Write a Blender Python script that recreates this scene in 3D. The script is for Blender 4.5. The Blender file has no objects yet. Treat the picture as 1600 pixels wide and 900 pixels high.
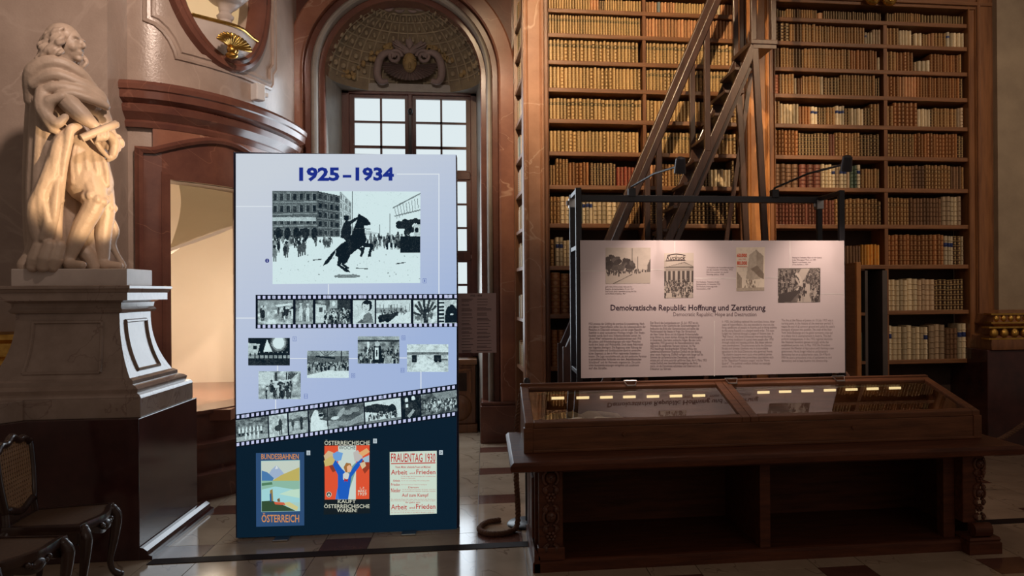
import bpy, bmesh, math, random
import numpy as np
from mathutils import Vector, Matrix
random.seed(7); np.random.seed(7)
S = bpy.context.scene
COL = S.collection
R_ = math.radians
# ------------------------------------------------------------------ camera
FPX, CX, CY, EYE = 1250.0, 920.0, 455.0, 1.7
YAW, ROLL = R_(7.4), R_(0.4)
_F = Vector((math.sin(YAW), math.cos(YAW), 0)); _R = Vector((math.cos(YAW), -math.sin(YAW), 0)); _U = Vector((0, 0, 1))
_RP = _R*math.cos(ROLL) - _U*math.sin(ROLL); _UP = _R*math.sin(ROLL) + _U*math.cos(ROLL)
cam = bpy.data.cameras.new('camera'); cam_o = bpy.data.objects.new('camera', cam); COL.objects.link(cam_o)
cam.sensor_width = 36; cam.sensor_fit = 'HORIZONTAL'; cam.lens = 36*FPX/1600
cam.shift_x = -(CX-800)/1600; cam.shift_y = (CY-450)/1600
cam.clip_start = 0.05; cam.clip_end = 100
m = Matrix((( _RP.x, _UP.x, -_F.x, 0), (_RP.y, _UP.y, -_F.y, 0), (_RP.z, _UP.z, -_F.z, EYE), (0, 0, 0, 1)))
cam_o.matrix_world = m
S.camera = cam_o
# ------------------------------------------------------------------ world, exposure
W = bpy.data.worlds.new('hall_ambient'); S.world = W; W.use_nodes = True
W.node_tree.nodes['Background'].inputs[0].default_value = (1.0, 0.73, 0.58, 1)
W.node_tree.nodes['Background'].inputs[1].default_value = 0.125
S.view_settings.view_transform = 'Standard'; S.view_settings.look = 'None'
S.view_settings.gamma = 1; S.view_settings.exposure = 0; S.view_settings.use_curve_mapping = False
# ------------------------------------------------------------------ the hall's spotlights and far windows, with added fill lights
def spot(name, loc, tgt, power, col, ang, blend=.5, rad=.08):
    l = bpy.data.lights.new(name, 'SPOT'); l.energy = power; l.color = col; l.spot_size = R_(ang); l.spot_blend = blend; l.shadow_soft_size = rad
    o = bpy.data.objects.new(name, l); COL.objects.link(o); o.location = loc
    o.rotation_euler = (Vector(tgt)-Vector(loc)).to_track_quat('-Z', 'Y').to_euler(); return o
def area(name, loc, tgt, power, col, sx, sy):
    l = bpy.data.lights.new(name, 'AREA'); l.shape = 'RECTANGLE'; l.size = sx; l.size_y = sy; l.energy = power; l.color = col
    o = bpy.data.objects.new(name, l); COL.objects.link(o); o.location = loc
    o.rotation_euler = (Vector(tgt)-Vector(loc)).to_track_quat('-Z', 'Y').to_euler(); return o
WARM = (1.0, .72, .44); WARM2 = (1.0, .76, .54)
spot('hall_spotlight_shelves', (-0.6, 2.2, 6.8), (1.5, 8.1, 4.1), 2150, WARM, 36, .9, .06)
spot('hall_spotlight_pilaster', (3.6, 2.6, 6.2), (2.85, 8.1, 2.9), 900, WARM, 22, .9, .05)
spot('fill_spot_right', (4.6, 1.8, 6.4), (4.9, 8.1, 3.1), 620, WARM2, 44, 1, .1)  # added fill, lifts the dim pier and shelves on the right
spot('fill_spot_panel', (1.7, 2.8, 6.6), (1.85, 6.1, 1.55), 560, (1, .75, .63), 26, 1, .1)  # extra fill added overhead to brighten the text panel
spot('fill_spot_bay', (-.9, 2.0, 5.2), (-.9, 9.7, 4.55), 270, (1, .84, .72), 15, .8, .15)  # added spot in place of hall bounce, lifts the dim half dome
spot('hall_spotlight_arch', (-.3, 2.6, 6.0), (.32, 8.9, 3.6), 620, WARM2, 15, .9, .06)
spot('hall_spotlight_statue', (.6, 3.6, 1.95), (-2.70, 5.9, 2.50), 1100, (1, .68, .38), 13, .35, .03)
spot('hall_spotlight_wall', (-.5, 3.2, 5.6), (-2.9, 7.0, 3.7), 720, (1, .76, .62), 60, 1, .15)
area('hall_window_daylight', (3.5, -3.5, 5.0), (-.5, 7, 1.0), 30, (1, .90, .80), 5, 4)
area('bay_daylight_fill', (-.9, 9.60, 2.6), (-.9, 6, 1.9), 62, (.80, .90, 1), 1.5, 3.1)  # added area light inside the bay, boosts the window but skips the reveals
# ------------------------------------------------------------------ measuring helpers: pixel of the photograph -> point on a real plane
def ray(x, y): return _F + _RP*((x-CX)/FPX) - _UP*((y-CY)/FPX)
def onY(x, y, Y): r = ray(x, y); return Vector((0, 0, EYE)) + r*(Y/r.y)
def onX(x, y, X): r = ray(x, y); return Vector((0, 0, EYE)) + r*(X/r.x)
def onZ(x, y, Z): r = ray(x, y); return Vector((0, 0, EYE)) + r*((Z-EYE)/r.z)
def topx(p):
    v = Vector(p)-Vector((0, 0, EYE)); d = v.dot(_F); return CX+FPX*v.dot(_RP)/d, CY-FPX*v.dot(_UP)/d
# ------------------------------------------------------------------ materials
def lin(c): return tuple(((v/255)/12.92 if v/255 <= .04045 else ((v/255+.055)/1.055)**2.4) for v in c)
MATS = {}
def pmat(name, c1, c2=None, scale=4, rough=.5, bump=0, bscale=40, metal=0, vein=None, vscale=2, vw=.02, spec=.5, stretch=(1, 1, 1), coat=0, detail=6, lo=.35, hi=.65):
    if name in MATS: return MATS[name]
    M = bpy.data.materials.new(name); M.use_nodes = True; nt = M.node_tree; N = nt.nodes; L = nt.links
    b = N['Principled BSDF']; b.inputs['Roughness'].default_value = rough; b.inputs['Metallic'].default_value = metal
    b.inputs['Specular IOR Level'].default_value = spec; b.inputs['Coat Weight'].default_value = coat; b.inputs['Coat Roughness'].default_value = .12
    tc = N.new('ShaderNodeTexCoord'); mp = N.new('ShaderNodeMapping'); mp.inputs['Scale'].default_value = stretch
    L.new(tc.outputs['Object'], mp.inputs['Vector'])
    c2 = c2 or tuple(v*.75 for v in c1)
    nz = N.new('ShaderNodeTexNoise'); nz.inputs['Scale'].default_value = scale; nz.inputs['Detail'].default_value = detail; nz.inputs['Roughness'].default_value = .6
    L.new(mp.outputs[0], nz.inputs['Vector'])
    rp = N.new('ShaderNodeValToRGB'); rp.color_ramp.elements[0].position = lo; rp.color_ramp.elements[1].position = hi
    rp.color_ramp.elements[0].color = (*c2, 1); rp.color_ramp.elements[1].color = (*c1, 1)
    L.new(nz.outputs['Fac'], rp.inputs['Fac']); out = rp.outputs['Color']
    if vein:
        n2 = N.new('ShaderNodeTexNoise'); n2.inputs['Scale'].default_value = vscale; n2.inputs['Detail'].default_value = 4; n2.inputs['Distortion'].default_value = 1.2
        L.new(mp.outputs[0], n2.inputs['Vector'])
        a = N.new('ShaderNodeMath'); a.operation = 'SUBTRACT'; a.inputs[1].default_value = .5; L.new(n2.outputs['Fac'], a.inputs[0])
        ab = N.new('ShaderNodeMath'); ab.operation = 'ABSOLUTE'; L.new(a.outputs[0], ab.inputs[0])
        mr = N.new('ShaderNodeMapRange'); mr.inputs['From Min'].default_value = 0; mr.inputs['From Max'].default_value = vw; mr.inputs['To Min'].default_value = .85; mr.inputs['To Max'].default_value = 0
        L.new(ab.outputs[0], mr.inputs['Value'])
        mx = N.new('ShaderNodeMix'); mx.data_type = 'RGBA'; mx.inputs['B'].default_value = (*vein, 1)
        L.new(mr.outputs[0], mx.inputs['Factor']); L.new(out, mx.inputs['A']); out = mx.outputs['Result']
    L.new(out, b.inputs['Base Color'])
    if bump:
        n3 = N.new('ShaderNodeTexNoise'); n3.inputs['Scale'].default_value = bscale; n3.inputs['Detail'].default_value = 5; L.new(mp.outputs[0], n3.inputs['Vector'])
        bp = N.new('ShaderNodeBump'); bp.inputs['Strength'].default_value = bump; bp.inputs['Distance'].default_value = .01
        L.new(n3.outputs['Fac'], bp.inputs['Height']); L.new(bp.outputs[0], b.inputs['Normal'])
    MATS[name] = M; return M
def emat(name, col, strength=1):
    if name in MATS: return MATS[name]
    M = bpy.data.materials.new(name); M.use_nodes = True; nt = M.node_tree; nt.nodes.clear()
    e = nt.nodes.new('ShaderNodeEmission'); e.inputs[0].default_value = (*col, 1); e.inputs[1].default_value = strength
    o = nt.nodes.new('ShaderNodeOutputMaterial'); nt.links.new(e.outputs[0], o.inputs[0]); MATS[name] = M; return M
def cmat(name, strength=None, rough=.5):
    """flat print: colours from the mesh's colour attribute; strength -> backlit"""
    if name in MATS: return MATS[name]
    M = bpy.data.materials.new(name); M.use_nodes = True; nt = M.node_tree; b = nt.nodes['Principled BSDF']; b.inputs['Roughness'].default_value = rough
    a = nt.nodes.new('ShaderNodeAttribute'); a.attribute_name = 'pcol'
    if strength is None: nt.links.new(a.outputs['Color'], b.inputs['Base Color'])
    else:
        b.inputs['Base Color'].default_value = (0, 0, 0, 1); b.inputs['Specular IOR Level'].default_value = .25
        nt.links.new(a.outputs['Color'], b.inputs['Emission Color']); b.inputs['Emission Strength'].default_value = strength
    MATS[name] = M; return M
def glassmat(name, tint=(.96, .98, .97), refl=1.0):
    if name in MATS: return MATS[name]
    M = bpy.data.materials.new(name); M.use_nodes = True; nt = M.node_tree; nt.nodes.clear(); N = nt.nodes; L = nt.links
    t = N.new('ShaderNodeBsdfTransparent'); t.inputs[0].default_value = (*tint, 1)
    g = N.new('ShaderNodeBsdfGlossy'); g.inputs['Roughness'].default_value = .02; g.inputs[0].default_value = (refl, refl, refl, 1)
    fr = N.new('ShaderNodeFresnel'); fr.inputs[0].default_value = 1.7
    mx = N.new('ShaderNodeMixShader'); L.new(fr.outputs[0], mx.inputs[0]); L.new(t.outputs[0], mx.inputs[1]); L.new(g.outputs[0], mx.inputs[2])
    o = N.new('ShaderNodeOutputMaterial'); L.new(mx.outputs[0], o.inputs[0]); MATS[name] = M; return M
# palette
mWALL = pmat('wall_stucco_marble', (.46, .36, .30), (.36, .275, .225), 2.5, .28, .15, 60, vein=(.47, .37, .31), vscale=1.1, vw=.02)
mWALL2 = pmat('wall_stucco_marble_dark', (.30, .235, .20), (.25, .195, .165), 3, .3, .15, 60)
mPIER = pmat('pier_stucco', (.33, .255, .175), (.25, .19, .13), 3, .55, .25, 30)
mRED = pmat('red_marble', (.20, .082, .056), (.13, .052, .038), 3, .16, vein=(.27, .12, .082), vscale=.7, vw=.003)
mRED2 = pmat('red_marble_light', (.36, .16, .10), (.24, .10, .065), 2.4, .16, vein=(.50, .30, .21), vscale=.9, vw=.004)
mDARK = pmat('dark_red_marble', (.070, .026, .024), (.042, .018, .018), 5, .13)
mGREY = pmat('grey_stone', (.34, .30, .255), (.25, .22, .19), 4, .45, .2, 50)
mPED = pmat('pedestal_marble', (.42, .325, .27), (.31, .235, .19), 5, .17, vein=(.25, .17, .14), vscale=2.2, vw=.010)
mSTAT = pmat('statue_marble', (.55, .43, .34), (.44, .34, .265), 6, .46, .35, 30)
mWHITE = pmat('white_marble', (.62, .55, .50), (.52, .45, .41), 4, .4)
mGOLD = pmat('gilding', (.75, .47, .12), (.50, .28, .06), 12, .28, .3, 60, metal=1)
mCREAM = pmat('cream_plaster', (.86, .75, .60), (.82, .71, .56), 1.5, .8, .05, 60)
mWOOD = pmat('walnut', (.27, .115, .045), (.16, .065, .027), 2, .35, .1, 30, stretch=(10, 10, 1), coat=.2)
mWOODH = pmat('walnut_horizontal', (.27, .12, .05), (.17, .072, .03), 3, .38, .15, 30, stretch=(1, 14, 14), coat=.2)
mPIL = pmat('walnut_burr', (.58, .26, .085), (.38, .15, .05), 2.6, .30, .1, 30, stretch=(2.5, 2.5, 1), coat=.3)
mPILM = pmat('polished_tan_marble', (.50, .27, .165), (.36, .18, .105), 2.4, .22, .05, 30, vein=(.62, .42, .30), vscale=1.1, vw=.01)
mBACK = pmat('bookcase_back', (.05, .025, .015), (.03, .015, .01), 4, .8)
mLAD = pmat('ladder_oak', (.082, .040, .028), (.048, .024, .018), 4, .36, .1, 30, stretch=(6, 6, 1), coat=.1)
mTABLE = pmat('vitrine_walnut', (.13, .042, .020), (.068, .023, .012), 3, .45, .12, 30, stretch=(1, 9, 9), spec=.22)
mCASE = pmat('vitrine_frame_wood', (.20, .078, .034), (.115, .045, .02), 3, .42, .1, 30, stretch=(1, 9, 9), spec=.3)
mIRON = pmat('black_steel', (.018, .018, .024), (.012, .012, .016), 8, .38, spec=.5)
mSTEEL = pmat('brushed_steel', (.5, .5, .5), (.4, .4, .4), 10, .3, metal=1)
mFLOOR = pmat('beige_floor_marble', (.50, .385, .275), (.39, .295, .205), 2.5, .12, vein=(.22, .15, .10), vscale=.8, vw=.004)
mFLOORB = pmat('brown_floor_marble', (.17, .075, .052), (.115, .05, .037), 3, .14)
mSTRIP = pmat('dark_floor_inlay', (.03, .016, .013), (.02, .012, .011), 4, .75, spec=.15)
mROPE = pmat('rope_fibre', (.20, .105, .06), (.13, .065, .038), 60, .85, .5, 200)
mWIN = pmat('window_wood', (.13, .04, .028), (.08, .026, .02), 3, .38, .1, 30, stretch=(5, 5, 1))
mCHAIR = pmat('chair_dark_wood', (.055, .026, .018), (.03, .015, .011), 5, .28, .15, 40, coat=.3)
mCANE = pmat('cane', (.40, .24, .12), (.30, .17, .085), 20, .6)
mPLAST = pmat('white_plastic', (.8, .8, .8), (.75, .75, .75), 4, .4)
mPANEL = pmat('panel_board', (.74, .67, .69), (.72, .65, .67), 2, .42)
mPAPER = pmat('aged_paper', (.72, .60, .42), (.62, .50, .34), 12, .8)
mGLASS = glassmat('case_glass')
# ------------------------------------------------------------------ mesh builder
class MB:
    def __init__(s): s.v = []; s.f = []; s.c = None
    def add(s, vs, fs):
        o = len(s.v); s.v += [tuple(p) for p in vs]; s.f += [tuple(i+o for i in f) for f in fs]; return s
    def box(s, a, b):
        x0, y0, z0 = a; x1, y1, z1 = b
        return s.add([(x0,y0,z0),(x1,y0,z0),(x1,y1,z0),(x0,y1,z0),(x0,y0,z1),(x1,y0,z1),(x1,y1,z1),(x0,y1,z1)],
                     [(0,3,2,1),(4,5,6,7),(0,1,5,4),(1,2,6,5),(2,3,7,6),(3,0,4,7)])
    def cbox(s, c, d): return s.box([c[i]-d[i]/2 for i in range(3)], [c[i]+d[i]/2 for i in range(3)])
    def prism(s, poly, z0, z1):
        n = len(poly); return s.add([(x,y,z0) for x,y in poly]+[(x,y,z1) for x,y in poly], [tuple(range(n-1,-1,-1)), tuple(range(n,2*n))]+[(i,(i+1)%n,n+(i+1)%n,n+i) for i in range(n)])
    def extr(s, pts, vec):
        n = len(pts); v = Vector(vec); q = [Vector(p)+v for p in pts]
        return s.add(list(pts)+q, [tuple(range(n-1,-1,-1)), tuple(range(n,2*n))]+[(i,(i+1)%n,n+(i+1)%n,n+i) for i in range(n)])
    def bar(s, p, q, w, h=None, side=None):
        """rectangular bar from p to q; w across 'side', h along the third axis"""
        p, q = Vector(p), Vector(q); d = (q-p).normalized(); h = w if h is None else h
        sd = Vector(side) if side else (Vector((0,1,0)) if abs(d.y) < .9 else Vector((1,0,0)))
        sd = (sd-d*sd.dot(d)).normalized(); t = d.cross(sd)
        c = [sd*a*w/2+t*b*h/2 for a,b in ((-1,-1),(1,-1),(1,1),(-1,1))]
        return s.add([p+k for k in c]+[q+k for k in c], [(3,2,1,0),(4,5,6,7)]+[(i,(i+1)%4,4+(i+1)%4,4+i) for i in range(4)])
    def tube(s, path, r, n=10, closed=False, cap=True):
        path = [Vector(p) for p in path]; m_ = len(path); rr = r if isinstance(r, (list, tuple)) else [r]*m_
        T = []
        for i in range(m_):
            a = path[(i-1) % m_] if (closed or i) else path[0]; b = path[(i+1) % m_] if (closed or i < m_-1) else path[-1]
            T.append((b-a).normalized() if (b-a).length > 1e-9 else Vector((0,0,1)))
        up = Vector((0,0,1)) if abs(T[0].z) < .9 else Vector((1,0,0)); u = (up-T[0]*up.dot(T[0])).normalized()
        vs = []
        for i in range(m_):
            u = (u-T[i]*u.dot(T[i])); u = u.normalized() if u.length > 1e-6 else T[i].orthogonal().normalized(); w = T[i].cross(u)
            for k in range(n):
                a = 2*math.pi*k/n; vs.append(path[i]+(u*math.cos(a)+w*math.sin(a))*rr[i])
        fs = []
        for i in range(m_ if closed else m_-1):
            j = (i+1) % m_
            for k in range(n): fs.append((i*n+k, i*n+(k+1)%n, j*n+(k+1)%n, j*n+k))
        if cap and not closed: fs += [tuple(range(n-1,-1,-1)), tuple((m_-1)*n+k for k in range(n))]
        return s.add(vs, fs)
    def lathe(s, prof, c=(0,0,0), n=24, a0=0, a1=2*math.pi, sx=1, sy=1):
        full = abs(a1-a0-2*math.pi) < 1e-6; nn = n if full else n+1; m_ = len(prof); vs = []
        for r, z in prof:
            for k in range(nn):
                a = a0+(a1-a0)*k/n; vs.append((c[0]+sx*r*math.cos(a), c[1]+sy*r*math.sin(a), c[2]+z))
        fs = []
        for i in range(m_-1):
            for k in range(n): fs.append((i*nn+k, i*nn+(k+1)%nn, (i+1)*nn+(k+1)%nn, (i+1)*nn+k))
        if full: fs += [tuple(range(nn-1,-1,-1)), tuple((m_-1)*nn+k for k in range(nn))]
        return s.add(vs, fs)
    def rlathe(s, prof, hx, hy, c=(0,0,0)):
        """rectangular ring stack: profile of (offset, z)"""
        vs = []
        for o, z in prof: vs += [(c[0]+a*(hx+o), c[1]+b*(hy+o), c[2]+z) for a,b in ((-1,-1),(1,-1),(1,1),(-1,1))]
        m_ = len(prof); fs = [(3,2,1,0), tuple((m_-1)*4+k for k in range(4))]
        for i in range(m_-1): fs += [(i*4+k, i*4+(k+1)%4, (i+1)*4+(k+1)%4, (i+1)*4+k) for k in range(4)]
        return s.add(vs, fs)
    def sweep(s, prof, path, closed=False, ends=True):
        """profile (offset to the right of travel, z) along an xy path with mitres"""
        P = [Vector((p[0], p[1])) for p in path]; n = len(P); vs = []
        for i in range(n):
            a = P[i]-P[i-1] if (i or closed) else P[1]-P[0]; b = P[(i+1)%n]-P[i] if (i < n-1 or closed) else P[-1]-P[-2]
            a = a.normalized(); b = b.normalized(); na = Vector((a.y,-a.x)); nb = Vector((b.y,-b.x)); k = (na+nb)
            k = k/max(k.length_squared/2, .2)
            vs += [(P[i].x+k.x*o, P[i].y+k.y*o, z) for o, z in prof]
        m_ = len(prof); fs = []
        for i in range(n if closed else n-1):
            j = (i+1) % n
            for k in range(m_): fs.append((i*m_+k, i*m_+(k+1)%m_, j*m_+(k+1)%m_, j*m_+k))
        if ends and not closed: fs += [tuple(range(m_-1,-1,-1)), tuple((n-1)*m_+k for k in range(m_))]
        return s.add(vs, fs)
    def ball(s, c, r, n=8, m_=6, rot=None):
        r = r if isinstance(r, (tuple, list)) else (r, r, r); c = Vector(c); vs = [Vector((0,0,-r[2]))]
        for i in range(1, m_):
            t = -math.pi/2+math.pi*i/m_
            for k in range(n): a = 2*math.pi*k/n; vs.append(Vector((r[0]*math.cos(t)*math.cos(a), r[1]*math.cos(t)*math.sin(a), r[2]*math.sin(t))))
        vs.append(Vector((0,0,r[2])))
        if rot is not None: vs = [rot @ p for p in vs]
        vs = [p+c for p in vs]; fs = [(0, 1+(k+1)%n, 1+k) for k in range(n)]
        for i in range(m_-2): fs += [(1+i*n+k, 1+i*n+(k+1)%n, 1+(i+1)*n+(k+1)%n, 1+(i+1)*n+k) for k in range(n)]
        e = len(vs)-1; fs += [(1+(m_-2)*n+k, 1+(m_-2)*n+(k+1)%n, e) for k in range(n)]
        return s.add(vs, fs)
    def mesh(s, name, mat=None, smooth=0, fix=True):
        me = bpy.data.meshes.new(name); me.from_pydata(s.v, [], s.f)
        if fix:
            b = bmesh.new(); b.from_mesh(me); bmesh.ops.recalc_face_normals(b, faces=b.faces); b.to_mesh(me); b.free()
        if mat: me.materials.append(mat)
        if smooth:
            me.polygons.foreach_set('use_smooth', [True]*len(me.polygons)); me.set_sharp_from_angle(angle=R_(smooth))
        me.update(); return me
def link(name, me, parent=None, loc=(0,0,0), rz=0):
    o = bpy.data.objects.new(name, me); COL.objects.link(o); o.location = loc; o.rotation_euler = (0, 0, rz)
    if parent is not None: o.parent = parent
    return o
def obj(name, mb, mat, parent=None, smooth=0, bevel=0, loc=(0,0,0), rz=0, fix=True):
    o = link(name, mb.mesh(name, mat, smooth, fix), parent, loc, rz)
    if bevel:
        b = o.modifiers.new('bevel', 'BEVEL'); b.width = bevel; b.segments = 2; b.limit_method = 'ANGLE'; b.angle_limit = R_(40)
    return o
def tag(o, label=None, cat=None, group=None, kind=None):
    if label: o['label'] = label
    if cat: o['category'] = cat
    if group: o['group'] = group
    if kind: o['kind'] = kind
    return o
def thing(name, label, cat, loc=(0,0,0), rz=0, group=None):
    o = bpy.data.objects.new(name, None); COL.objects.link(o); o.location = loc; o.rotation_euler = (0,0,rz); o.empty_display_size = .1
    return tag(o, label, cat, group)
def struct(name, mb, mat, parent=None, **k):
    o = obj(name, mb, mat, parent, **k)
    if parent is None: o['kind'] = 'structure'
    return o
def shared(o, name=None, parent=None, loc=None, rz=None, scale=None):
    """another object on the same mesh"""
    c = o.copy(); COL.objects.link(c)
    if name: c.name = name
    if parent is not None: c.parent = parent
    if loc is not None: c.location = loc
    if rz is not None: c.rotation_euler = (0,0,rz)
    if scale is not None: c.scale = scale
    return c
def arc(cx, cz, r, a0, a1, n): return [(cx+r*math.cos(R_(a0+(a1-a0)*i/n)), cz+r*math.sin(R_(a0+(a1-a0)*i/n))) for i in range(n+1)]
def spline(pts, n=8):
    """Catmull-Rom through 3D points"""
    P = [Vector(p) for p in pts]; P = [2*P[0]-P[1]]+P+[2*P[-1]-P[-2]]; out = []
    for i in range(1, len(P)-2):
        a, b, c, d = P[i-1], P[i], P[i+1], P[i+2]
        for k in range(n):
            t = k/n; out.append(.5*((2*b)+(c-a)*t+(2*a-5*b+4*c-d)*t*t+(3*b-a-3*c+d)*t**3))
    out.append(P[-2]); return out
# ================================================================== FLOOR
fl = struct('floor', MB().box((-6, -1, -.12), (8.5, 10.4, -.006)), pmat('floor_bed', (.20,.15,.11), rough=.3))
TX, TY, P = .09, 5.575, 1.035
bw, bh, J = .31, .27, .0025
def tile(name, w, h, mat):
    return MB().box((-w/2+J, -h/2+J, -.006), (w/2-J, h/2-J, 0)).mesh(name, mat)
t_b = tile('brown_tile', bw, bh, mFLOORB); t_w = tile('marble_tile', P-bw, bh, mFLOOR); t_h = tile('marble_tile', bw, P-bh, mFLOOR); t_q = tile('marble_tile', P-bw, P-bh, mFLOOR)
for i in range(-4, 6):
    for j in range(-2, 5):
        x, y = TX+P*i, TY+P*j
        link('brown_tile', t_b, fl, (x, y, 0)); link('marble_tile', t_w, fl, (x+P/2, y, 0))
        link('marble_tile', t_h, fl, (x, y+P/2, 0)); link('marble_tile', t_q, fl, (x+P/2, y+P/2, 0))
obj('dark_inlay_band', MB().box((-2.12, 5.34, -.003), (7, 5.445, .004)), mSTRIP, fl)
# ================================================================== WALL BEHIND THE STATUE
wl = struct('wall_left', MB().box((-7, 6.7, 0), (-2.92, 7.3, 7)), mWALL)
obj('dark_dado', MB().box((-7, 6.5, 0), (-2.95, 6.72, 1.12)), mDARK, wl)
obj('gilt_moulding', MB().sweep([(0,1.12),(.10,1.13),(.13,1.17),(.10,1.21),(.06,1.23),(.06,1.33),(.09,1.36),(.08,1.40),(0,1.42)], [(-7,6.7),(-2.97,6.7)]), mGOLD, wl, smooth=35)
# ================================================================== CURVED WALL WITH DOORWAY AND OVAL
EC = (-2.95, 8.9); EA, EB = .90, 1.85
_ts = [math.pi/2*i/400 for i in range(401)]; _pt = [(EC[0]+EA*math.sin(t), EC[1]-EB*math.cos(t)) for t in _ts]
_ss = [0.0]
for i in range(400): _ss.append(_ss[-1]+math.dist(_pt[i], _pt[i+1]))
SMAX = _ss[-1]+.35
def wp(s, z, off=0):
    """point on the curved wall: s along it, z up, off outwards"""
    if s <= 0: return Vector((EC[0]+s, EC[1]-EB-off, z))
    if s >= _ss[-1]: return Vector((EC[0]+EA+off, EC[1]+s-_ss[-1], z))
    t = float(np.interp(s, _ss, _ts)); p = Vector((EC[0]+EA*math.sin(t), EC[1]-EB*math.cos(t), z)); n = Vector((math.sin(t)/EA, -math.cos(t)/EB, 0)).normalized()
    return p+n*off
def s_at(px, off=0, z=2):
    a, b = -.2, _ss[-1]
    for _ in range(40):
        c = (a+b)/2
        if topx(wp(c, z, off))[0] < px: a = c
        else: b = c
    return a
def sz(px, py, off=0):
    s = s_at(px, off); p = wp(s, 0, off); return s, onY(px, py, p.y).z
def cblock(mb, s0, s1, z0, z1, o0, o1, n=14):
    vs = []; fs = []
    for i in range(n+1):
        s = s0+(s1-s0)*i/n
        vs += [wp(s,z0,o0), wp(s,z0,o1), wp(s,z1,o1), wp(s,z1,o0)]
    for i in range(n): fs += [(i*4+k, i*4+(k+1)%4, i*4+4+(k+1)%4, i*4+4+k) for k in range(4)]
    fs += [(3,2,1,0), tuple(n*4+k for k in range(4))]; return mb.add(vs, fs)
def cribbon(mb, path, prof, closed=False):
    """moulding: path in (s,z), profile (across, off)"""
    n = len(path); vs = []; m_ = len(prof)
    for i in range(n):
        a = Vector(path[i])-Vector(path[i-1]) if (i or closed) else Vector(path[1])-Vector(path[0])
        b = Vector(path[(i+1)%n])-Vector(path[i]) if (i < n-1 or closed) else Vector(path[-1])-Vector(path[-2])
        a.normalize(); b.normalize(); k = Vector((a.y,-a.x))+Vector((b.y,-b.x)); k = k/max(k.length_squared/2, .3)
        vs += [wp(path[i][0]+k.x*w, path[i][1]+k.y*w, o) for w, o in prof]
    fs = []
    for i in range(n if closed else n-1):
        j = (i+1)%n; fs += [(i*m_+k, i*m_+(k+1)%m_, j*m_+(k+1)%m_, j*m_+k) for k in range(m_)]
    if not closed: fs += [tuple(range(m_-1,-1,-1)), tuple((n-1)*m_+k for k in range(m_))]
    return mb.add(vs, fs)
sD0 = s_at(263); sD1 = sD0+.95; zD0, zD1 = .70, 2.66
zMID = 3.25
OS, OZ = s_at(357), 4.62; OA, OB = .53, .80      # oval opening
mb = MB(); TH = -.22
cblock(mb, -.03, sD0, 0, zMID, TH, 0, 12); cblock(mb, sD1, SMAX, 0, zMID, TH, 0, 16); cblock(mb, sD0, sD1, zD1, zMID, TH, 0, 12); cblock(mb, sD0, sD1, 0, zD0-.02, TH, 0, 12)
wc = struct('wall_curved', mb, mWALL, smooth=30)
mb = MB(); vs = []; fs = []; NA, NR = 64, 6
for i in range(NA):
    a = 2*math.pi*(i+.5)/NA; ca, sa = math.cos(a), math.sin(a)
    e = (OS+OA*ca, OZ+OB*sa); L0, L1, Z0, Z1 = -.03, SMAX, zMID, 7
    k = min(((L1-e[0])/ca if ca > 1e-6 else 1e9), ((L0-e[0])/ca if ca < -1e-6 else 1e9), ((Z1-e[1])/sa if sa > 1e-6 else 1e9), ((Z0-e[1])/sa if sa < -1e-6 else 1e9))
    q = (e[0]+ca*k, e[1]+sa*k)
    row = [wp(e[0], e[1], TH)]+[wp(e[0]+(q[0]-e[0])*r/NR, e[1]+(q[1]-e[1])*r/NR) for r in range(NR+1)]
    vs += row
K = NR+2
for i in range(NA):
    j = (i+1) % NA; fs += [(i*K+r, i*K+r+1, j*K+r+1, j*K+r) for r in range(K-1)]
mb.add(vs, fs)
mb2 = MB(); cblock(mb2, -.03, SMAX, zMID-.02, zMID+.25, TH, -.002, 30)
obj('upper_wall', mb, mWALL, wc, smooth=30); obj('wall_band', mb2, mWALL, wc, smooth=30)
# oval frame
mb = MB(); path = [(OS+OA*math.cos(2*math.pi*i/72), OZ+OB*math.sin(2*math.pi*i/72)) for i in range(72)]
cribbon(mb, path, [(-.02,-.12),(-.02,.03),(.0,.055),(.03,.05),(.05,.065),(.085,.06),(.10,.03),(.11,-.01)], True)
obj('oval_frame', mb, mRED, wc, smooth=40)
# moulded panel outline round the oval
pl = [(-.10,0),(-.10,.025),(-.07,.028),(-.06,.012),(-.035,.014),(-.025,.024),(-.005,.02),(0,0)]
sa_, za_ = sz(228,0); P0 = [sz(225,-30), sz(225,33)]
arcp = [sz(x,y) for x,y in ((243,41),(254,51),(264,65),(271,80),(275,93))]
P1 = [sz(x,y) for x,y in ((300,99),(340,110),(380,123),(405,134),(424,142))]
P2 = [sz(428,134), sz(428,120), sz(433,112), sz(433,-30)]
cribbon(mb := MB(), P0+arcp+P1+P2, pl); obj('panel_moulding', mb, mWALL, wc, smooth=35)
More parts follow.
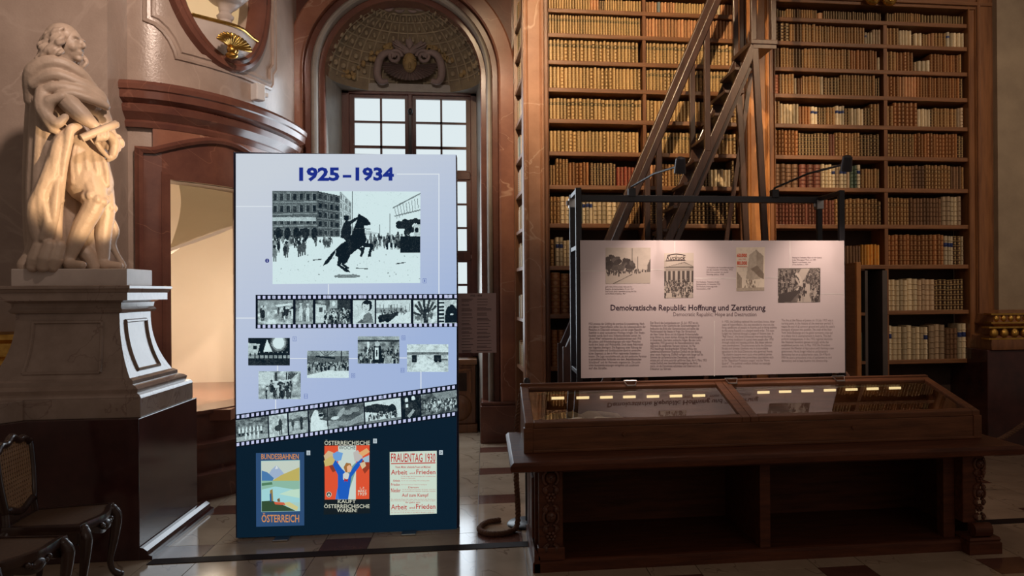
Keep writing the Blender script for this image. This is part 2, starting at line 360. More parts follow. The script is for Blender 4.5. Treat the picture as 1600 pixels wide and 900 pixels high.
# marble door surround
mb = MB(); sA = s_at(212, .05); sF = s_at(240, .05); sE = sD1+(sD0-sA)
cblock(mb, sA, sD0, 0, zD1, -.02, .055, 6); cblock(mb, sD1, sE, 0, zD1, -.02, .055, 6)
obj('door_jamb', mb, mRED, wc, smooth=30)
mb = MB(); zc = 2.92
top = [(sA+(sE-sA)*i/24, zc+.16*math.sin(math.pi*min(1,max(0,(i-2)/20)))) for i in range(25)]
for i in range(24):
    (a, za), (b, zb) = top[i], top[i+1]
    mb.add([wp(a,zD1,-.02),wp(b,zD1,-.02),wp(b,zb,-.02),wp(a,za,-.02),wp(a,zD1,.055),wp(b,zD1,.055),wp(b,zb,.055),wp(a,za,.055)], [(4,5,6,7),(3,2,6,7)[::-1],(0,1,5,4)])
obj('door_head', mb, mRED, wc, smooth=30)
mp_ = [(-.055,.05),(-.055,.085),(-.03,.10),(-.01,.075),(0,.07),(0,.05)]
cribbon(mb := MB(), [(sA,.0),(sA,zc)]+top[1:-1]+[(sE,zc),(sE,0)], [(-a, b) for a, b in mp_][::-1]); obj('arched_moulding', mb, mRED, wc, smooth=35)
cribbon(mb := MB(), [(sD0,.7),(sD0,zD1),(sD1,zD1),(sD1,.7)], [(0,.05),(0,.07),(-.04,.085),(-.06,.07),(-.06,.05)][::-1]); obj('door_moulding', mb, mRED, wc, smooth=35)
mb = MB(); cblock(mb, sF, s_at(440,.04)+.5, 2.9, zMID, -.02, .045, 20); obj('frieze', mb, mRED2, wc, smooth=30)
# cornice
prof = [(-.02,3.08),(.05,3.08),(.06,3.12),(.045,3.14),(.07,3.17),(.10,3.20),(.115,3.25),(.09,3.27),(.15,3.30),(.155,3.36),(.17,3.37),(.175,3.41),(.155,3.44),(.10,3.455),(-.02,3.46)]
pth = [wp(-.01+(_ss[-1]+.0)*i/40, 0) for i in range(41)]
obj('cornice', MB().sweep(prof, [(p.x, p.y) for p in pth]), mRED, wc, smooth=28)
# steps
for k, (o, z0, z1) in enumerate(((.40, 0, .215), (.27, .215, .44), (.10, .44, .70))):
    mb = MB(); cblock(mb, sA+.05, sE, z0, z1-.03, TH, o, 16); cblock(mb, sA+.03, sE, z1-.03, z1, TH, o+.025, 16)
    obj('step', mb, mRED, wc, smooth=30)
# stair tower behind: cream plaster shell, winding soffit, lamp
tw = spline([(-2.95,7.27,0),(-3.6,7.35,0),(-4.1,7.9,0),(-4.15,8.7,0),(-3.7,9.45,0),(-2.9,9.6,0),(-2.25,9.35,0),(-2.27,8.9,0)], 8)
mb = MB(); n = len(tw); mb.add([(p.x,p.y,.68) for p in tw]+[(p.x,p.y,6.2) for p in tw], [(i,i+1,n+i+1,n+i) for i in range(n-1)])
obj('stairwell_wall', mb, mCREAM, wc, smooth=60, fix=False)
obj('stairwell_landing', MB().box((-4.2,7.3,.6),(-2.2,9.7,.692)), mRED2, wc)
mb = MB(); hx, hy = -3.15, 8.5; vs = []; N_ = 28
for i in range(N_+1):
    a = R_(-125+250*i/N_); z = 1.75+1.5*i/N_; vs += [(hx+.12*math.cos(a), hy+.12*math.sin(a), z), (hx+.84*math.cos(a), hy+.84*math.sin(a), z), (hx+.84*math.cos(a), hy+.84*math.sin(a), z+.03), (hx+.12*math.cos(a), hy+.12*math.sin(a), z+.03)]
fs = []
for i in range(N_): fs += [(i*4+k, i*4+(k+1)%4, i*4+4+(k+1)%4, i*4+4+k) for k in range(4)]
mb.add(vs, fs); obj('winding_soffit', mb, mCREAM, wc, smooth=60)
def plight(name, loc, power, col, r=.1):
    l = bpy.data.lights.new(name, 'POINT'); l.energy = power; l.color = col; l.shadow_soft_size = r
    o = bpy.data.objects.new(name, l); COL.objects.link(o); o.location = loc; return o
plight('stairwell_lamp', (-2.75, 8.45, 1.45), 34, (1, .88, .72), .12)
plight('oval_niche_lamp', (-2.75, 8.3, 5.2), 30, (1, .84, .56), .12)
# ================================================================== ARCHED WINDOW BAY
XC, ZS = -.90, 4.15
def aband(mb, r0, r1, y0, y1, z0=0, n=40, chamfer=0):
    pts = lambda r: [(XC-r, z0)]+[(XC+r*math.cos(math.pi-math.pi*i/n), ZS+r*math.sin(math.pi*i/n)) for i in range(n+1)]+[(XC+r, z0)]
    a, b = pts(r0), pts(r1); c0, c1 = (pts(r0+chamfer), pts(r1-chamfer)) if chamfer else (a, b); m_ = len(a); vs = []
    for i in range(m_): vs += [(a[i][0],y1,a[i][1]), (a[i][0],y0+chamfer,a[i][1]), (c0[i][0],y0,c0[i][1]), (c1[i][0],y0,c1[i][1]), (b[i][0],y0+chamfer,b[i][1]), (b[i][0],y1,b[i][1])]
    fs = []
    for i in range(m_-1): fs += [(i*6+k, i*6+k+1, i*6+7+k, i*6+6+k) for k in range(5)]
    return mb.add(vs, fs)
wa = struct('wall_window_bay', MB().box((-2.6, 10.14, 0), (.6, 10.3, .86)), mGREY)
obj('pilaster_band', aband(MB(), 1.07, 1.26, 9.08, 9.6, chamfer=.02), mRED2, wa, smooth=30)
obj('dark_band', aband(MB(), .985, 1.072, 9.17, 9.6, chamfer=.015), mRED, wa, smooth=30)
obj('stone_band', aband(MB(), .93, .99, 9.13, 9.6, chamfer=.02), mGREY, wa, smooth=30)
obj('inner_band', aband(MB(), .865, .935, 9.26, 9.6, chamfer=.01), mRED, wa, smooth=30)
# plinths of the piers
for sx in (-1, 1):
    x0, x1 = sorted((XC+sx*.84, XC+sx*1.285)); obj('pier_plinth', MB().box((x0, 9.04, 0), (x1, 9.5, .42)).box((x0+.01, 9.06, .42), (x1-.01, 9.5, .46)), mRED, wa, bevel=.01)
# spandrel
mb = MB(); vs = []; n = 48
for i in range(n+1):
    a = math.pi*i/n; ca, sa = math.cos(a), math.sin(a); k = min(1.75/abs(ca) if abs(ca) > 1e-6 else 1e9, 2.6/sa if sa > 1e-6 else 1e9)
    vs += [(XC+1.24*ca, 9.2, ZS+1.24*sa), (XC+k*ca, 9.2, ZS+k*sa)]
mb.add(vs, [(i*2, i*2+1, i*2+3, i*2+2) for i in range(n)])
mb.box((-2.65, 9.2, 0), (XC-1.24, 9.5, ZS)).box((XC+1.24, 9.2, 0), (.85, 9.5, ZS)); obj('spandrel', mb, mRED, wa)
# reveals and lintel of the bay
mb = MB()
for sx in (-1, 1):
    mb.add([(XC+sx*.865,9.35,0),(XC+sx*.80,10.15,0),(XC+sx*.80,10.15,ZS+.02),(XC+sx*.865,9.35,ZS+.02)], [(0,1,2,3)])
    mb.add([(XC+sx*.80,10.10,0),(XC+sx*.76,10.10,0),(XC+sx*.76,10.10,4.2),(XC+sx*.80,10.10,4.2)], [(0,1,2,3)])
obj('window_reveal', mb, mGREY, wa)
# half dome with coffers
def dome(phi, th, d=0): return Vector((XC-(.875-d)*math.cos(phi)*math.cos(th), 9.36+(.80-d)*math.sin(phi)*math.cos(th), 4.17+(.86-d)*math.sin(th)))
mb = MB(); NP, NT = 48, 20; vs = [dome(math.pi*i/NP, math.pi/2*j/NT) for j in range(NT+1) for i in range(NP+1)]
mb.add(vs, [(j*(NP+1)+i, j*(NP+1)+i+1, (j+1)*(NP+1)+i+1, (j+1)*(NP+1)+i) for j in range(NT) for i in range(NP)])
mDOME = pmat('dome_stucco', (.30, .235, .145), (.20, .15, .10), 5, .7, .4, 30)
mDOMER = pmat('dome_rib', (.40, .32, .21), (.30, .24, .16), 8, .65)
mDOMEG = pmat('dome_ochre', (.40, .27, .11), (.27, .18, .08), 14, .65, .4, 60)
mDOMEP = pmat('dome_mauve', (.30, .22, .20), (.21, .155, .145), 6, .7)
hd = obj('half_dome', mb, mDOME, wa, smooth=60)
mb = MB(); vs = []
for i in range(NP+1):
    p = dome(math.pi*i/NP, 0); sg = 1 if p.x > XC else -1; c_ = abs(math.cos(math.pi*i/NP)); s2_ = math.sin(math.pi*i/NP); k_ = min(.90/max(c_, 1e-6), .86/max(s2_, 1e-6)); vs += [p, Vector((XC-k_*math.cos(math.pi*i/NP), 9.36+k_*s2_, 4.17))]
mb.add(vs, [(i*2, i*2+1, i*2+3, i*2+2) for i in range(NP)]); mb.box((XC-.9, 10.02, 4.165), (XC+.9, 10.25, 4.26)); obj('dome_ledge', mb, mGREY, wa)
NM = 16; rings = [.16, .34, .52, .70, .88, 1.06, 1.22]
for k in range(1, NM):
    ph = math.pi*k/NM; obj('coffer_rib', MB().tube([dome(ph, .10+(1.22-.10)*i/14, .004) for i in range(15)], .010, 5), mDOMER, hd, smooth=60)
for t in rings: obj('coffer_ring', MB().tube([dome(math.pi*(.01+.98*i/40), t, .004) for i in range(41)], .011, 5), mDOMER, hd, smooth=60)
ros = None
for r in range(len(rings)-1):
    for k in range(NM):
        ph, t = math.pi*(k+.5)/NM, (rings[r]+rings[r+1])/2; w = math.cos(t)
        if abs(k-7.5) < 2.6 and r < 3: continue
        p = dome(ph, t, .012)
        if ros is None: ros = rl = obj('coffer_rosette', MB().ball((0,0,0), (.032,.022,.032), 7, 5).ball((0,-.018,0), .014, 6, 4), mDOMER, hd, smooth=60, loc=p)
        else: rl = shared(ros, 'coffer_rosette', loc=p)
        rl.scale = (max(.35, w), 1, 1)
# mask on a shell with feathers, scrolls and garlands
def A(px, py, Y=9.98): return onY(px, py, Y)
mk = obj('mask_head', MB().ball(A(640,98,9.93), (.085,.08,.12), 14, 10).ball(A(640,102,9.85), (.02,.035,.04), 8, 6).ball(A(632,94,9.87), (.02,.02,.012), 6, 5).ball(A(648,94,9.87), (.02,.02,.012), 6, 5).ball(A(640,109,9.865), (.03,.02,.010), 6, 5), mDOMEG, hd, smooth=60)
c = A(640,104,10.0); mb = MB(); nb = 22; vs = [c+Vector((0,-.06,0))]
for i in range(nb*2+1):
    a = R_(180+180*i/(nb*2)); rr = (.33 if i % 2 == 0 else .30); y = -.05 if i % 2 == 0 else .0
    vs.append(c+Vector((rr*1.06*math.cos(a), y, rr*.68*math.sin(a)+.04)))
mb.add(vs, [(0, i+1, i+2) for i in range(nb*2)]); obj('shell', mb, mDOMEP, hd)
for px_, py_, a in ((640,60,0),(619,67,-38),(661,67,38),(628,76,-60),(652,76,60)):
    p = A(px_, py_, 9.95); rot = Matrix.Rotation(R_(a), 3, 'Y'); obj('feather', MB().ball(p, (.055,.035,.13), 10, 8, rot).ball(p+rot @ Vector((0,-.025,.04)), (.018,.03,.09), 6, 6, rot), mDOMEP, hd, smooth=60)
def spiral(c, r, turns, sgn, n=30, flip=1): return [c+Vector((sgn*r*(1-.75*i/n)*math.cos(2*math.pi*turns*i/n), -.04, flip*r*(1-.75*i/n)*math.sin(2*math.pi*turns*i/n))) for i in range(n+1)]
for sg in (-1, 1):
    q = [A(640+sg*d, y, 9.92) for d, y in ((20,88),(32,82),(44,88),(50,104),(50,118),(44,128),(34,126))]
    obj('volute', MB().tube(spline(q, 6), [.03+.018*math.sin(math.pi*i/36) for i in range(37)], 8), mDOMEP, hd, smooth=60)
    obj('curl', MB().tube(spiral(A(640+sg*22,90,9.95), .085, 1.6, -sg), .022, 7), mDOMEP, hd, smooth=60)
    mb = MB()
    for i in range(46):
        d, y = random.choice([(random.uniform(28,62), None)]*3+[(random.uniform(62,112), None)])[0], 0
        y = 74+(d-28)*.48+random.uniform(-7,7) if d < 80 else 118-(d-80)*.1+random.uniform(-8,6)
        mb.ball(A(640+sg*d, y, 9.93-.0035*max(0,d-60)), (random.uniform(.018,.04), .03, random.uniform(.018,.04)), 6, 5)
    obj('garland', mb, mDOMEG, hd, smooth=60)
    q = [A(640+sg*d, y, 9.70) for d, y in ((118,120),(122,100),(119,82),(110,78),(105,86),(110,93))]
    obj('volute', MB().tube(spline(q, 6), [.028-.014*i/30 for i in range(31)], 8), mDOMER, hd, smooth=60)
    obj('crown_scroll', MB().tube(spiral(onY(632+sg*26, 9, 9.55), .10, 1.4, sg), .02, 7), mDOMEP, hd, smooth=60)
obj('crown_scroll', MB().tube(spiral(onY(626,12,9.6), .10, 1.3, 1), .02, 7).tube(spiral(onY(644,12,9.6), .10, 1.3, -1), .02, 7), mDOMEP, hd, smooth=60)
# ---- window
YW = 10.10
wi = struct('window_1', MB().box((-1.71, YW, .86), (-.06, YW+.16, .95)), mWIN)
xs = [onY(x, 175, YW).x for x in (554, 594, 597, 633, 650, 688, 691, 728)]
rows = [(157,192),(195,230),(234,267),(284,318),(321,355),(358,392),(410,443.5),(447,480),(484,517),(521,556)]
zr = [(onY(720, a, YW).z, onY(720, b, YW).z) for a, b in rows]
x0, x1 = -1.68, -.10; zt = 4.20
obj('window_frame', MB().box((x0-.06, YW-.06, .9), (xs[0]-.055, YW+.1, zt)).box((xs[7]+.055, YW-.06, .9), (x1+.06, YW+.1, zt)).box((x0-.06, YW-.06, zt-.07), (x1+.06, YW+.1, zt+.03)).box((xs[3]+.04, YW-.07, .9), (xs[4]-.04, YW+.08, zt-.06)), mWIN, wi, bevel=.008)
for a, b in ((2, 3), (5, 6)):
    obj('transom', MB().box((xs[0]-.05, YW-.05, zr[b][0]+.02), (xs[7]+.05, YW+.09, zr[a][1]-.02)), mWIN, wi, bevel=.006)
mPANE = emat('daylit_pane', (.80, .90, .93), .92)
for cset in ((0,1,2,3), (4,5,6,7)):
    for g in ((0,1,2), (3,4,5), (6,7,8,9)):
        zl, zh = zr[g[-1]][1], zr[g[0]][0]; xa, xb = xs[cset[0]], xs[cset[3]]
        obj('casement', MB().box((xa-.055, YW-.03, zl-.05), (xa, YW+.05, zh+.05)).box((xb, YW-.03, zl-.05), (xb+.055, YW+.05, zh+.05)).box((xa, YW-.03, zh), (xb, YW+.05, zh+.05)).box((xa, YW-.03, zl-.05), (xb, YW+.05, zl)), mWIN, wi)
        obj('glazing_bar', MB().box((xs[cset[1]], YW-.02, zl), (xs[cset[2]], YW+.04, zh)), mWIN, wi)
        for k in g[:-1]: obj('glazing_bar', MB().box((xa, YW-.02, zr[k+1][0]), (xb, YW+.04, zr[k][1])), mWIN, wi)
        for k in g:
            for ca, cb in ((0,1),(2,3)): obj('pane', MB().box((xs[cset[ca]], YW+.02, zr[k][1]), (xs[cset[cb]], YW+.03, zr[k][0])), mPANE, wi)
obj('bolt_knob', MB().ball(onY(641,174,YW-.1), (.03,.03,.04), 10, 8).box(tuple(onY(639,260,YW-.09)), tuple(onY(643,175,YW-.075))), mIRON, wi, smooth=40)
# ---- carved chest under the window
ch = thing('window_chest', 'dark carved wooden chest under the arched window', 'chest', (XC, 9.93, 0))
obj('body', MB().box((-.78, -.12, .10), (.78, .15, .82)), mWOOD, ch, bevel=.01); obj('plinth', MB().box((-.80, -.16, 0), (.80, .15, .10)), mWOOD, ch, bevel=.01)
obj('lid', MB().box((-.80, -.17, .82), (.80, .16, .89)), mWOODH, ch, bevel=.015)
for k in range(4):
    x = -.585+k*.39; obj('panel_shield', MB().ball((x, -.12, .30), (.15, .05, .16), 16, 10), mWOOD, ch, smooth=60)
    obj('panel_recess', MB().box((x-.09, -.125, .5), (x+.09, -.11, .72)), mBACK, ch)
    obj('panel_frame', MB().bar((x-.13,-.125,.48),(x-.13,-.125,.76),.03).bar((x+.13,-.125,.48),(x+.13,-.125,.76),.03).bar((x-.145,-.125,.76),(x+.145,-.125,.76),.03), mWOOD, ch, bevel=.004)
# ================================================================== PIER ON THE RIGHT
wr = struct('wall_right', MB().box((5.47, 7.95, 0), (8.2, 8.8, 7)), mPIER)
obj('marble_base', MB().box((5.18, 7.72, 0), (8.2, 8.4, 1.06)), mDARK, wr, bevel=.01)
obj('base_moulding', MB().sweep([(0,1.06),(.26,1.06),(.27,1.12),(.25,1.2),(.20,1.22),(.17,1.30),(.21,1.33),(.19,1.43),(.05,1.47),(0,1.47)], [(5.47,8.4),(5.47,7.95),(8.2,7.95)][::1]), mGOLD if False else mWOOD, wr, smooth=35)
bead = None
for Z, r, Y, xa in ((1.385, .036, 7.75, 5.30), (1.235, .05, 7.70, 5.24)):
    x = xa
    while x < 7.2:
        if bead is None: bead = obj('gilt_bead', MB().ball((0,0,0), (.9,.8,1), 10, 8), mGOLD, wr, smooth=60, loc=(x, Y, Z)); bead.scale = (r,)*3
        else: shared(bead, 'gilt_bead', loc=(x, Y, Z), scale=(r,)*3)
        x += r*2.3
    obj('gilt_fillet', MB().box((xa-.06, Y-.01, Z+r), (8.2, Y+.12, Z+r+.018)).box((xa-.06, Y-.01, Z-r-.018), (8.2, Y+.12, Z-r)), mGOLD, wr)
# security sensor on the cornice
sn = thing('security_sensor', 'small white plastic sensor box above the marble door cornice', 'sensor', wp(s_at(397), 3.53, .05), R_(55))
obj('housing', MB().box((-.05,-.05,0), (.05,.05,.16)), mPLAST, sn, bevel=.012); obj('bracket', MB().box((-.03,-.03,.05), (.10,.06,.09)), mPLAST, sn, bevel=.005)
# ================================================================== BOOKCASES
YB = 8.05; XL0, XL1, XL2 = .649, 1.641, 2.644; XR0, XR1, XR2, XR3 = 3.025, 4.267, 5.207, 5.506
SH = [4.57, 4.32, 4.045, 3.766, 3.45, 3.12, 2.78, 2.39, 1.96, 1.47, .94, .45]
BT = .045; RAIL = 4.72; DEPTH = .34
bl = thing('bookcase', 'tall walnut bookcase behind the library ladder, beside the arched window', 'bookcase', (XL0, YB, 0))
br = thing('bookcase', 'tall walnut bookcase with open door leaf, beside the gilt-banded pier', 'bookcase', (XR0, YB, 0))
def wpart(name, mb, mat, parent, **k):
    o = obj(name, mb, mat, parent, **k); o.location = (-parent.location.x, -parent.location.y, -parent.location.z); return o
def fluted(mb, x0, x1, z0, z1, yf, d=.12):
    """moulded upright: raised edges, recessed field"""
    w = x1-x0; e = min(.035, w*.18)
    pr = [(x0,yf+d),(x0,yf+.01),(x0+e*.25,yf),(x0+e*.6,yf),(x0+e*.75,yf+.012),(x0+e,yf+.006),(x0+e*1.3,yf+.02),(x1-e*1.3,yf+.02),(x1-e,yf+.006),(x1-e*.75,yf+.012),(x1-e*.6,yf),(x1-e*.25,yf),(x1,yf+.01),(x1,yf+d)]
    return mb.prism(pr, z0, z1)
wpart('back_panel', MB().box((XL0-.02, YB+DEPTH, 0), (XL2+.02, YB+DEPTH+.03, 5.3)), mBACK, bl)
wpart('back_panel', MB().box((XR1-.02, YB+DEPTH, 0), (XR2+.02, YB+DEPTH+.03, 5.3)).box((XR0-.02, YB+DEPTH, SH[8]-.1), (XR1, YB+DEPTH+.03, 5.3)), mBACK, br)
for z in SH:
    wpart('shelf', MB().box((XL0, YB+.025, z-BT), (XL2, YB+DEPTH, z)), mWOODH, bl, bevel=.006)
    xs0 = XR0 if z > 1.9 else XR1
    wpart('shelf', MB().box((xs0, YB+.025, z-BT), (XR2, YB+DEPTH, z)), mWOODH, br, bevel=.006)
for a, b in zip([RAIL]+SH[:-1], SH):
    wpart('divider', MB().box((XL1-.017, YB+.03, b), (XL1+.017, YB+DEPTH, a-(BT if a != RAIL else 0))), mWOOD, bl)
    if b != SH[0]: wpart('divider', MB().box((XR1-.02, YB+.03, b), (XR1+.02, YB+DEPTH, a-BT)), mWOOD, br)
wpart('top_rail', MB().box((XL0-.02, YB, RAIL), (XL2+.02, YB+DEPTH, 5.5)).box((XL0-.02, YB-.02, RAIL+.03), (XL2+.02, YB, RAIL+.07)), mWOODH, bl, bevel=.006)
wpart('top_rail', MB().box((XR0-.02, YB, RAIL), (XR3, YB+DEPTH, 5.5)).box((XR0-.02, YB-.025, RAIL+.035), (XR3, YB, RAIL+.075)), mWOODH, br, bevel=.006)
wpart('plinth', MB().box((.40, YB-.03, 0), (XL2+.02, YB+DEPTH, .40)), mWOODH, bl, bevel=.01); wpart('plinth', MB().box((XR1, YB-.03, 0), (XR3, YB+DEPTH, .40)), mWOODH, br, bevel=.01)
wpart('marble_pilaster', fluted(MB(), .40, XL0-.045, .40, 5.5, YB-.02), mPILM, bl); wpart('bead_moulding', fluted(MB(), XL0-.047, XL0+.004, .40, 5.5, YB-.005, .2), mWOOD, bl)
wpart('bead_moulding', fluted(MB(), XL2-.004, XL2+.07, .40, 5.5, YB-.005, .3), mWOOD, bl)
wpart('burr_pilaster', fluted(MB(), XL2+.071, XR0-.068, .40, 5.5, YB-.03, .3), mPIL, br); wpart('bead_moulding', fluted(MB(), XR0-.07, XR0+.004, .40, 5.5, YB-.005, .3), mWOOD, br)
wpart('bead_moulding', fluted(MB(), XR2-.004, XR2+.09, .40, 5.5, YB-.005, .3), mWOOD, br); wpart('plain_stile', fluted(MB(), XR2+.088, XR3, .40, 5.5, YB-.03, .3), mWOOD, br)
wpart('gable', MB().box((XL2+.072, YB+.02, .4), (XR0+.01, YB+DEPTH, 5.4)), mWOOD, br)
# shelved side of the bookcase turned to the window bay
SX0, SX1 = .395, .325
def sidex(y): return SX0+(SX1-SX0)*(y-YB)/(9.2-YB)
wpart('side_stile', MB().prism([(sidex(8.05),8.075),(.60,8.075),(.60,8.22),(sidex(8.22),8.22)], 0, 5.5), mWOOD, bl); wpart('side_stile', MB().prism([(sidex(8.95),8.95),(.66,8.95),(.66,9.25),(sidex(9.25),9.25)], 0, 5.5), mWOOD, bl)
wpart('side_back', MB().box((.60, 8.2, 0), (.63, 9.0, 5.5)), mBACK, bl)
SSH = [4.62, 4.28, 3.92, 3.54, 3.14, 2.76, 2.36, 1.96, 1.42, .9]
for z in SSH: wpart('side_shelf', MB().prism([(sidex(8.2)+.01,8.2),(.61,8.2),(.61,8.97),(sidex(8.97)+.01,8.97)], z-.035, z), mWOODH, bl)
# gilt scroll feet on the top rail
go = thing('gilt_ornament', 'pair of gilded scroll feet on the bookcase top rail', 'ornament', tuple(onY(1375, 0, 7.97)))
for xx in (-.085, .105):
    obj('scroll', MB().ball((xx, 0, .01), (.085,.05,.07), 12, 8).tube([(xx+.06*math.cos(a)*(1-a/12), -.045, .012+.05*math.sin(a)*(1-a/12)) for a in [k*.45 for k in range(20)]], .012, 6).ball((xx, .0, .07), (.06,.045,.05), 10, 8), mGOLD, go, smooth=50)
# open door leaf (false shelves) and the books behind it
xn = onY(1341, 480, 7.55).x
lf = wpart('door_leaf', MB().box((xn-.03, 7.55, .06), (xn, 8.10, 1.94)), pmat('door_veneer', (.34,.19,.11), (.24,.13,.075), 3, .4, .1, 30, stretch=(1,1,10)), br); lf['label'] = 'open veneered door leaf seen edge on'
obj('leaf_edge', MB().box((xn-.034, 7.51, .04), (xn+.012, 7.552, 1.97)), mPIL, lf, bevel=.004); obj('leaf_top', MB().box((xn-.03, 7.55, 1.94), (xn+.02, 8.10, 1.965)), mWOODH, lf)
for z in (.90, 1.42, 1.90): wpart('inner_shelf', MB().box((xn+.02, 8.10, z), (4.03, 8.34, z+.03)), mWOODH, br)
for a, b, y in ((4.03, 4.06, 8.10), (4.19, 4.245, 8.03)): wpart('inner_stile', MB().box((a, y, 0), (b, 8.34, 1.90)), pmat('passage_jamb', (.10,.08,.075), (.07,.055,.05), 4, .6), br)
wpart('inner_back', MB().box((3.0, 8.36, .06), (4.26, 8.39, 1.93)), mBACK, br)
# ------------------------------------------------------------------ books
def bookmat():
    M = bpy.data.materials.new('book_binding'); M.use_nodes = True; nt = M.node_tree; N = nt.nodes; L = nt.links; b = N['Principled BSDF']; b.inputs['Roughness'].default_value = .42
    at = N.new('ShaderNodeAttribute'); at.attribute_name = 'bcol'; pr = N.new('ShaderNodeAttribute'); pr.attribute_name = 'bpar'; uv = N.new('ShaderNodeUVMap'); uv.uv_map = 'uv'
    sp = N.new('ShaderNodeSeparateXYZ'); L.new(uv.outputs[0], sp.inputs[0]); ps = N.new('ShaderNodeSeparateColor'); L.new(pr.outputs['Color'], ps.inputs[0])
    def math_(op, a, bb=None, c=None):
        n = N.new('ShaderNodeMath'); n.operation = op
        for i, v in enumerate((a, bb, c)):
            if v is None: continue
            if isinstance(v, (int, float)): n.inputs[i].default_value = v
            else: L.new(v, n.inputs[i])
        return n.outputs[0]
    def mix(f, a, bb):
        n = N.new('ShaderNodeMix'); n.data_type = 'RGBA'
        for k, v in (('Factor', f), ('A', a), ('B', bb)):
            if isinstance(v, tuple): n.inputs[k].default_value = (*v, 1)
            elif isinstance(v, (int, float)): n.inputs[k].default_value = v
            else: L.new(v, n.inputs[k])
        return n.outputs['Result']
    u, v = sp.outputs[0], sp.outputs[1]; gold, lab, blue = ps.outputs[0], ps.outputs[1], ps.outputs[2]
    tc = N.new('ShaderNodeTexCoord'); nz = N.new('ShaderNodeTexNoise'); nz.inputs['Scale'].default_value = 25; nz.inputs['Detail'].default_value = 4; L.new(tc.outputs['Object'], nz.inputs['Vector'])
    wear = math_('MULTIPLY_ADD', nz.outputs['Fac'], .7, .65)
    vm = N.new('ShaderNodeVectorMath'); vm.operation = 'SCALE'; L.new(at.outputs['Color'], vm.inputs[0]); L.new(wear, vm.inputs['Scale']); col = vm.outputs[0]
    # dark title label on one field
    inl = math_('MULTIPLY', math_('GREATER_THAN', v, .685), math_('LESS_THAN', v, .825)); col = mix(math_('MULTIPLY', inl, lab), col, (.045, .05, .035))
    # gilt lines by the raised bands, gilt tool in the middle of each field
    f6 = math_('FRACT', math_('MULTIPLY', v, 6.0)); e = math_('ABSOLUTE', math_('SUBTRACT', f6, .5))
    line = math_('GREATER_THAN', e, .40)
    du = math_('ABSOLUTE', math_('SUBTRACT', u, .5)); orn = math_('LESS_THAN', math_('ADD', math_('MULTIPLY', du, 1.1), math_('MULTIPLY', e, 1.2)), .36)
    g = math_('MULTIPLY', math_('MAXIMUM', line, math_('MULTIPLY', orn, .8)), gold)
    front = math_('MULTIPLY', math_('GREATER_THAN', u, .03), math_('LESS_THAN', u, .97)); g = math_('MULTIPLY', g, front)
    col = mix(math_('MULTIPLY', g, .75), col, (.74, .52, .22))
    inb = math_('MULTIPLY', math_('GREATER_THAN', v, .62), math_('LESS_THAN', v, .76)); col = mix(math_('MULTIPLY', math_('MULTIPLY', inb, blue), front), col, (.03, .05, .17))
    L.new(col, b.inputs['Base Color']); return M
mBOOK = bookmat()
KINDS = {  # colour, gilt, label, blue, description
 'gilt_tan':   ((.42,.27,.125), .85, .75, 0, 'gilt-tooled tan leather book with dark title label'),
 'gilt_plain': ((.44,.28,.125), .90, .0, 0, 'gilt-tooled tan leather book'),
 'salmon':     ((.52,.26,.13), .30, .0, 0, 'pinkish tan leather book'),
 'brown':      ((.26,.125,.05), .60, .25, 0, 'brown leather book with gilt bands'),
 'chestnut':   ((.27,.10,.035), .35, .0, 0, 'chestnut leather book with raised bands'),
 'dark':       ((.095,.05,.03), .75, .3, 0, 'dark brown leather book with gilt bands'),
 'red':        ((.30,.055,.04), .35, .0, 0, 'red leather book'),
 'maroon':     ((.16,.05,.035), .15, .0, 0, 'plain maroon book'),
 'vellum':     ((.60,.48,.31), .0, .0, 0, 'pale vellum book'),
 'vellum_blue':((.64,.53,.36), .0, .0, 1, 'pale vellum book with blue shelf label'),
 'paper':      ((.46,.33,.21), .0, .12, 0, 'buff paper-covered book'),
 'pink':       ((.62,.24,.13), .0, .0, 0, 'salmon-pink cloth book'),
 'bluegrey':   ((.20,.24,.25), .0, .0, 0, 'blue-grey cloth book'),
 'greyblock':  ((.075,.075,.085), .0, .0, 0, 'thick dark grey book'),
 'green':      ((.10,.15,.11), .05, .1, 0, 'dull green book'),
 'amber':      ((.62,.27,.04), .3, .0, 0, 'amber leather book'),
 'plainbrown': ((.19,.10,.055), .10, .1, 0, 'plain dark tan leather book'),
}
SEC = [(-.5,1),(-.5,.13),(-.40,.055),(-.18,.005),(.18,.005),(.40,.055),(.5,.13),(.5,1)]
US = [0,.02,.14,.34,.66,.86,.98,1]
def book_geo(bands):
    if not bands: lv = [(0,0),(1,0)]
    else:
        lv = [(0,0)]
        for k in range(1, 6): lv += [(k/6-.016,0),(k/6,.045),(k/6+.016,0)]
        lv.append((1,0))
    vs = []; uvs = []
    for v, o in lv:
        for (x, y), u in zip(SEC, US):
            fr = y < .5; vs.append((x*(1+(o*.4 if fr else 0)), y-(o if fr and y < .1 else 0), v)); uvs.append((u, v))
    n = len(SEC); m_ = len(lv); fs = [(i*n+k, i*n+k+1, i*n+n+k+1, i*n+n+k) for i in range(m_-1) for k in range(n-1)]
    fs += [tuple(range(n-1,-1,-1)), tuple((m_-1)*n+k for k in range(n))]
    return vs, fs, uvs
GEO = book_geo(True); GEO0 = book_geo(False)
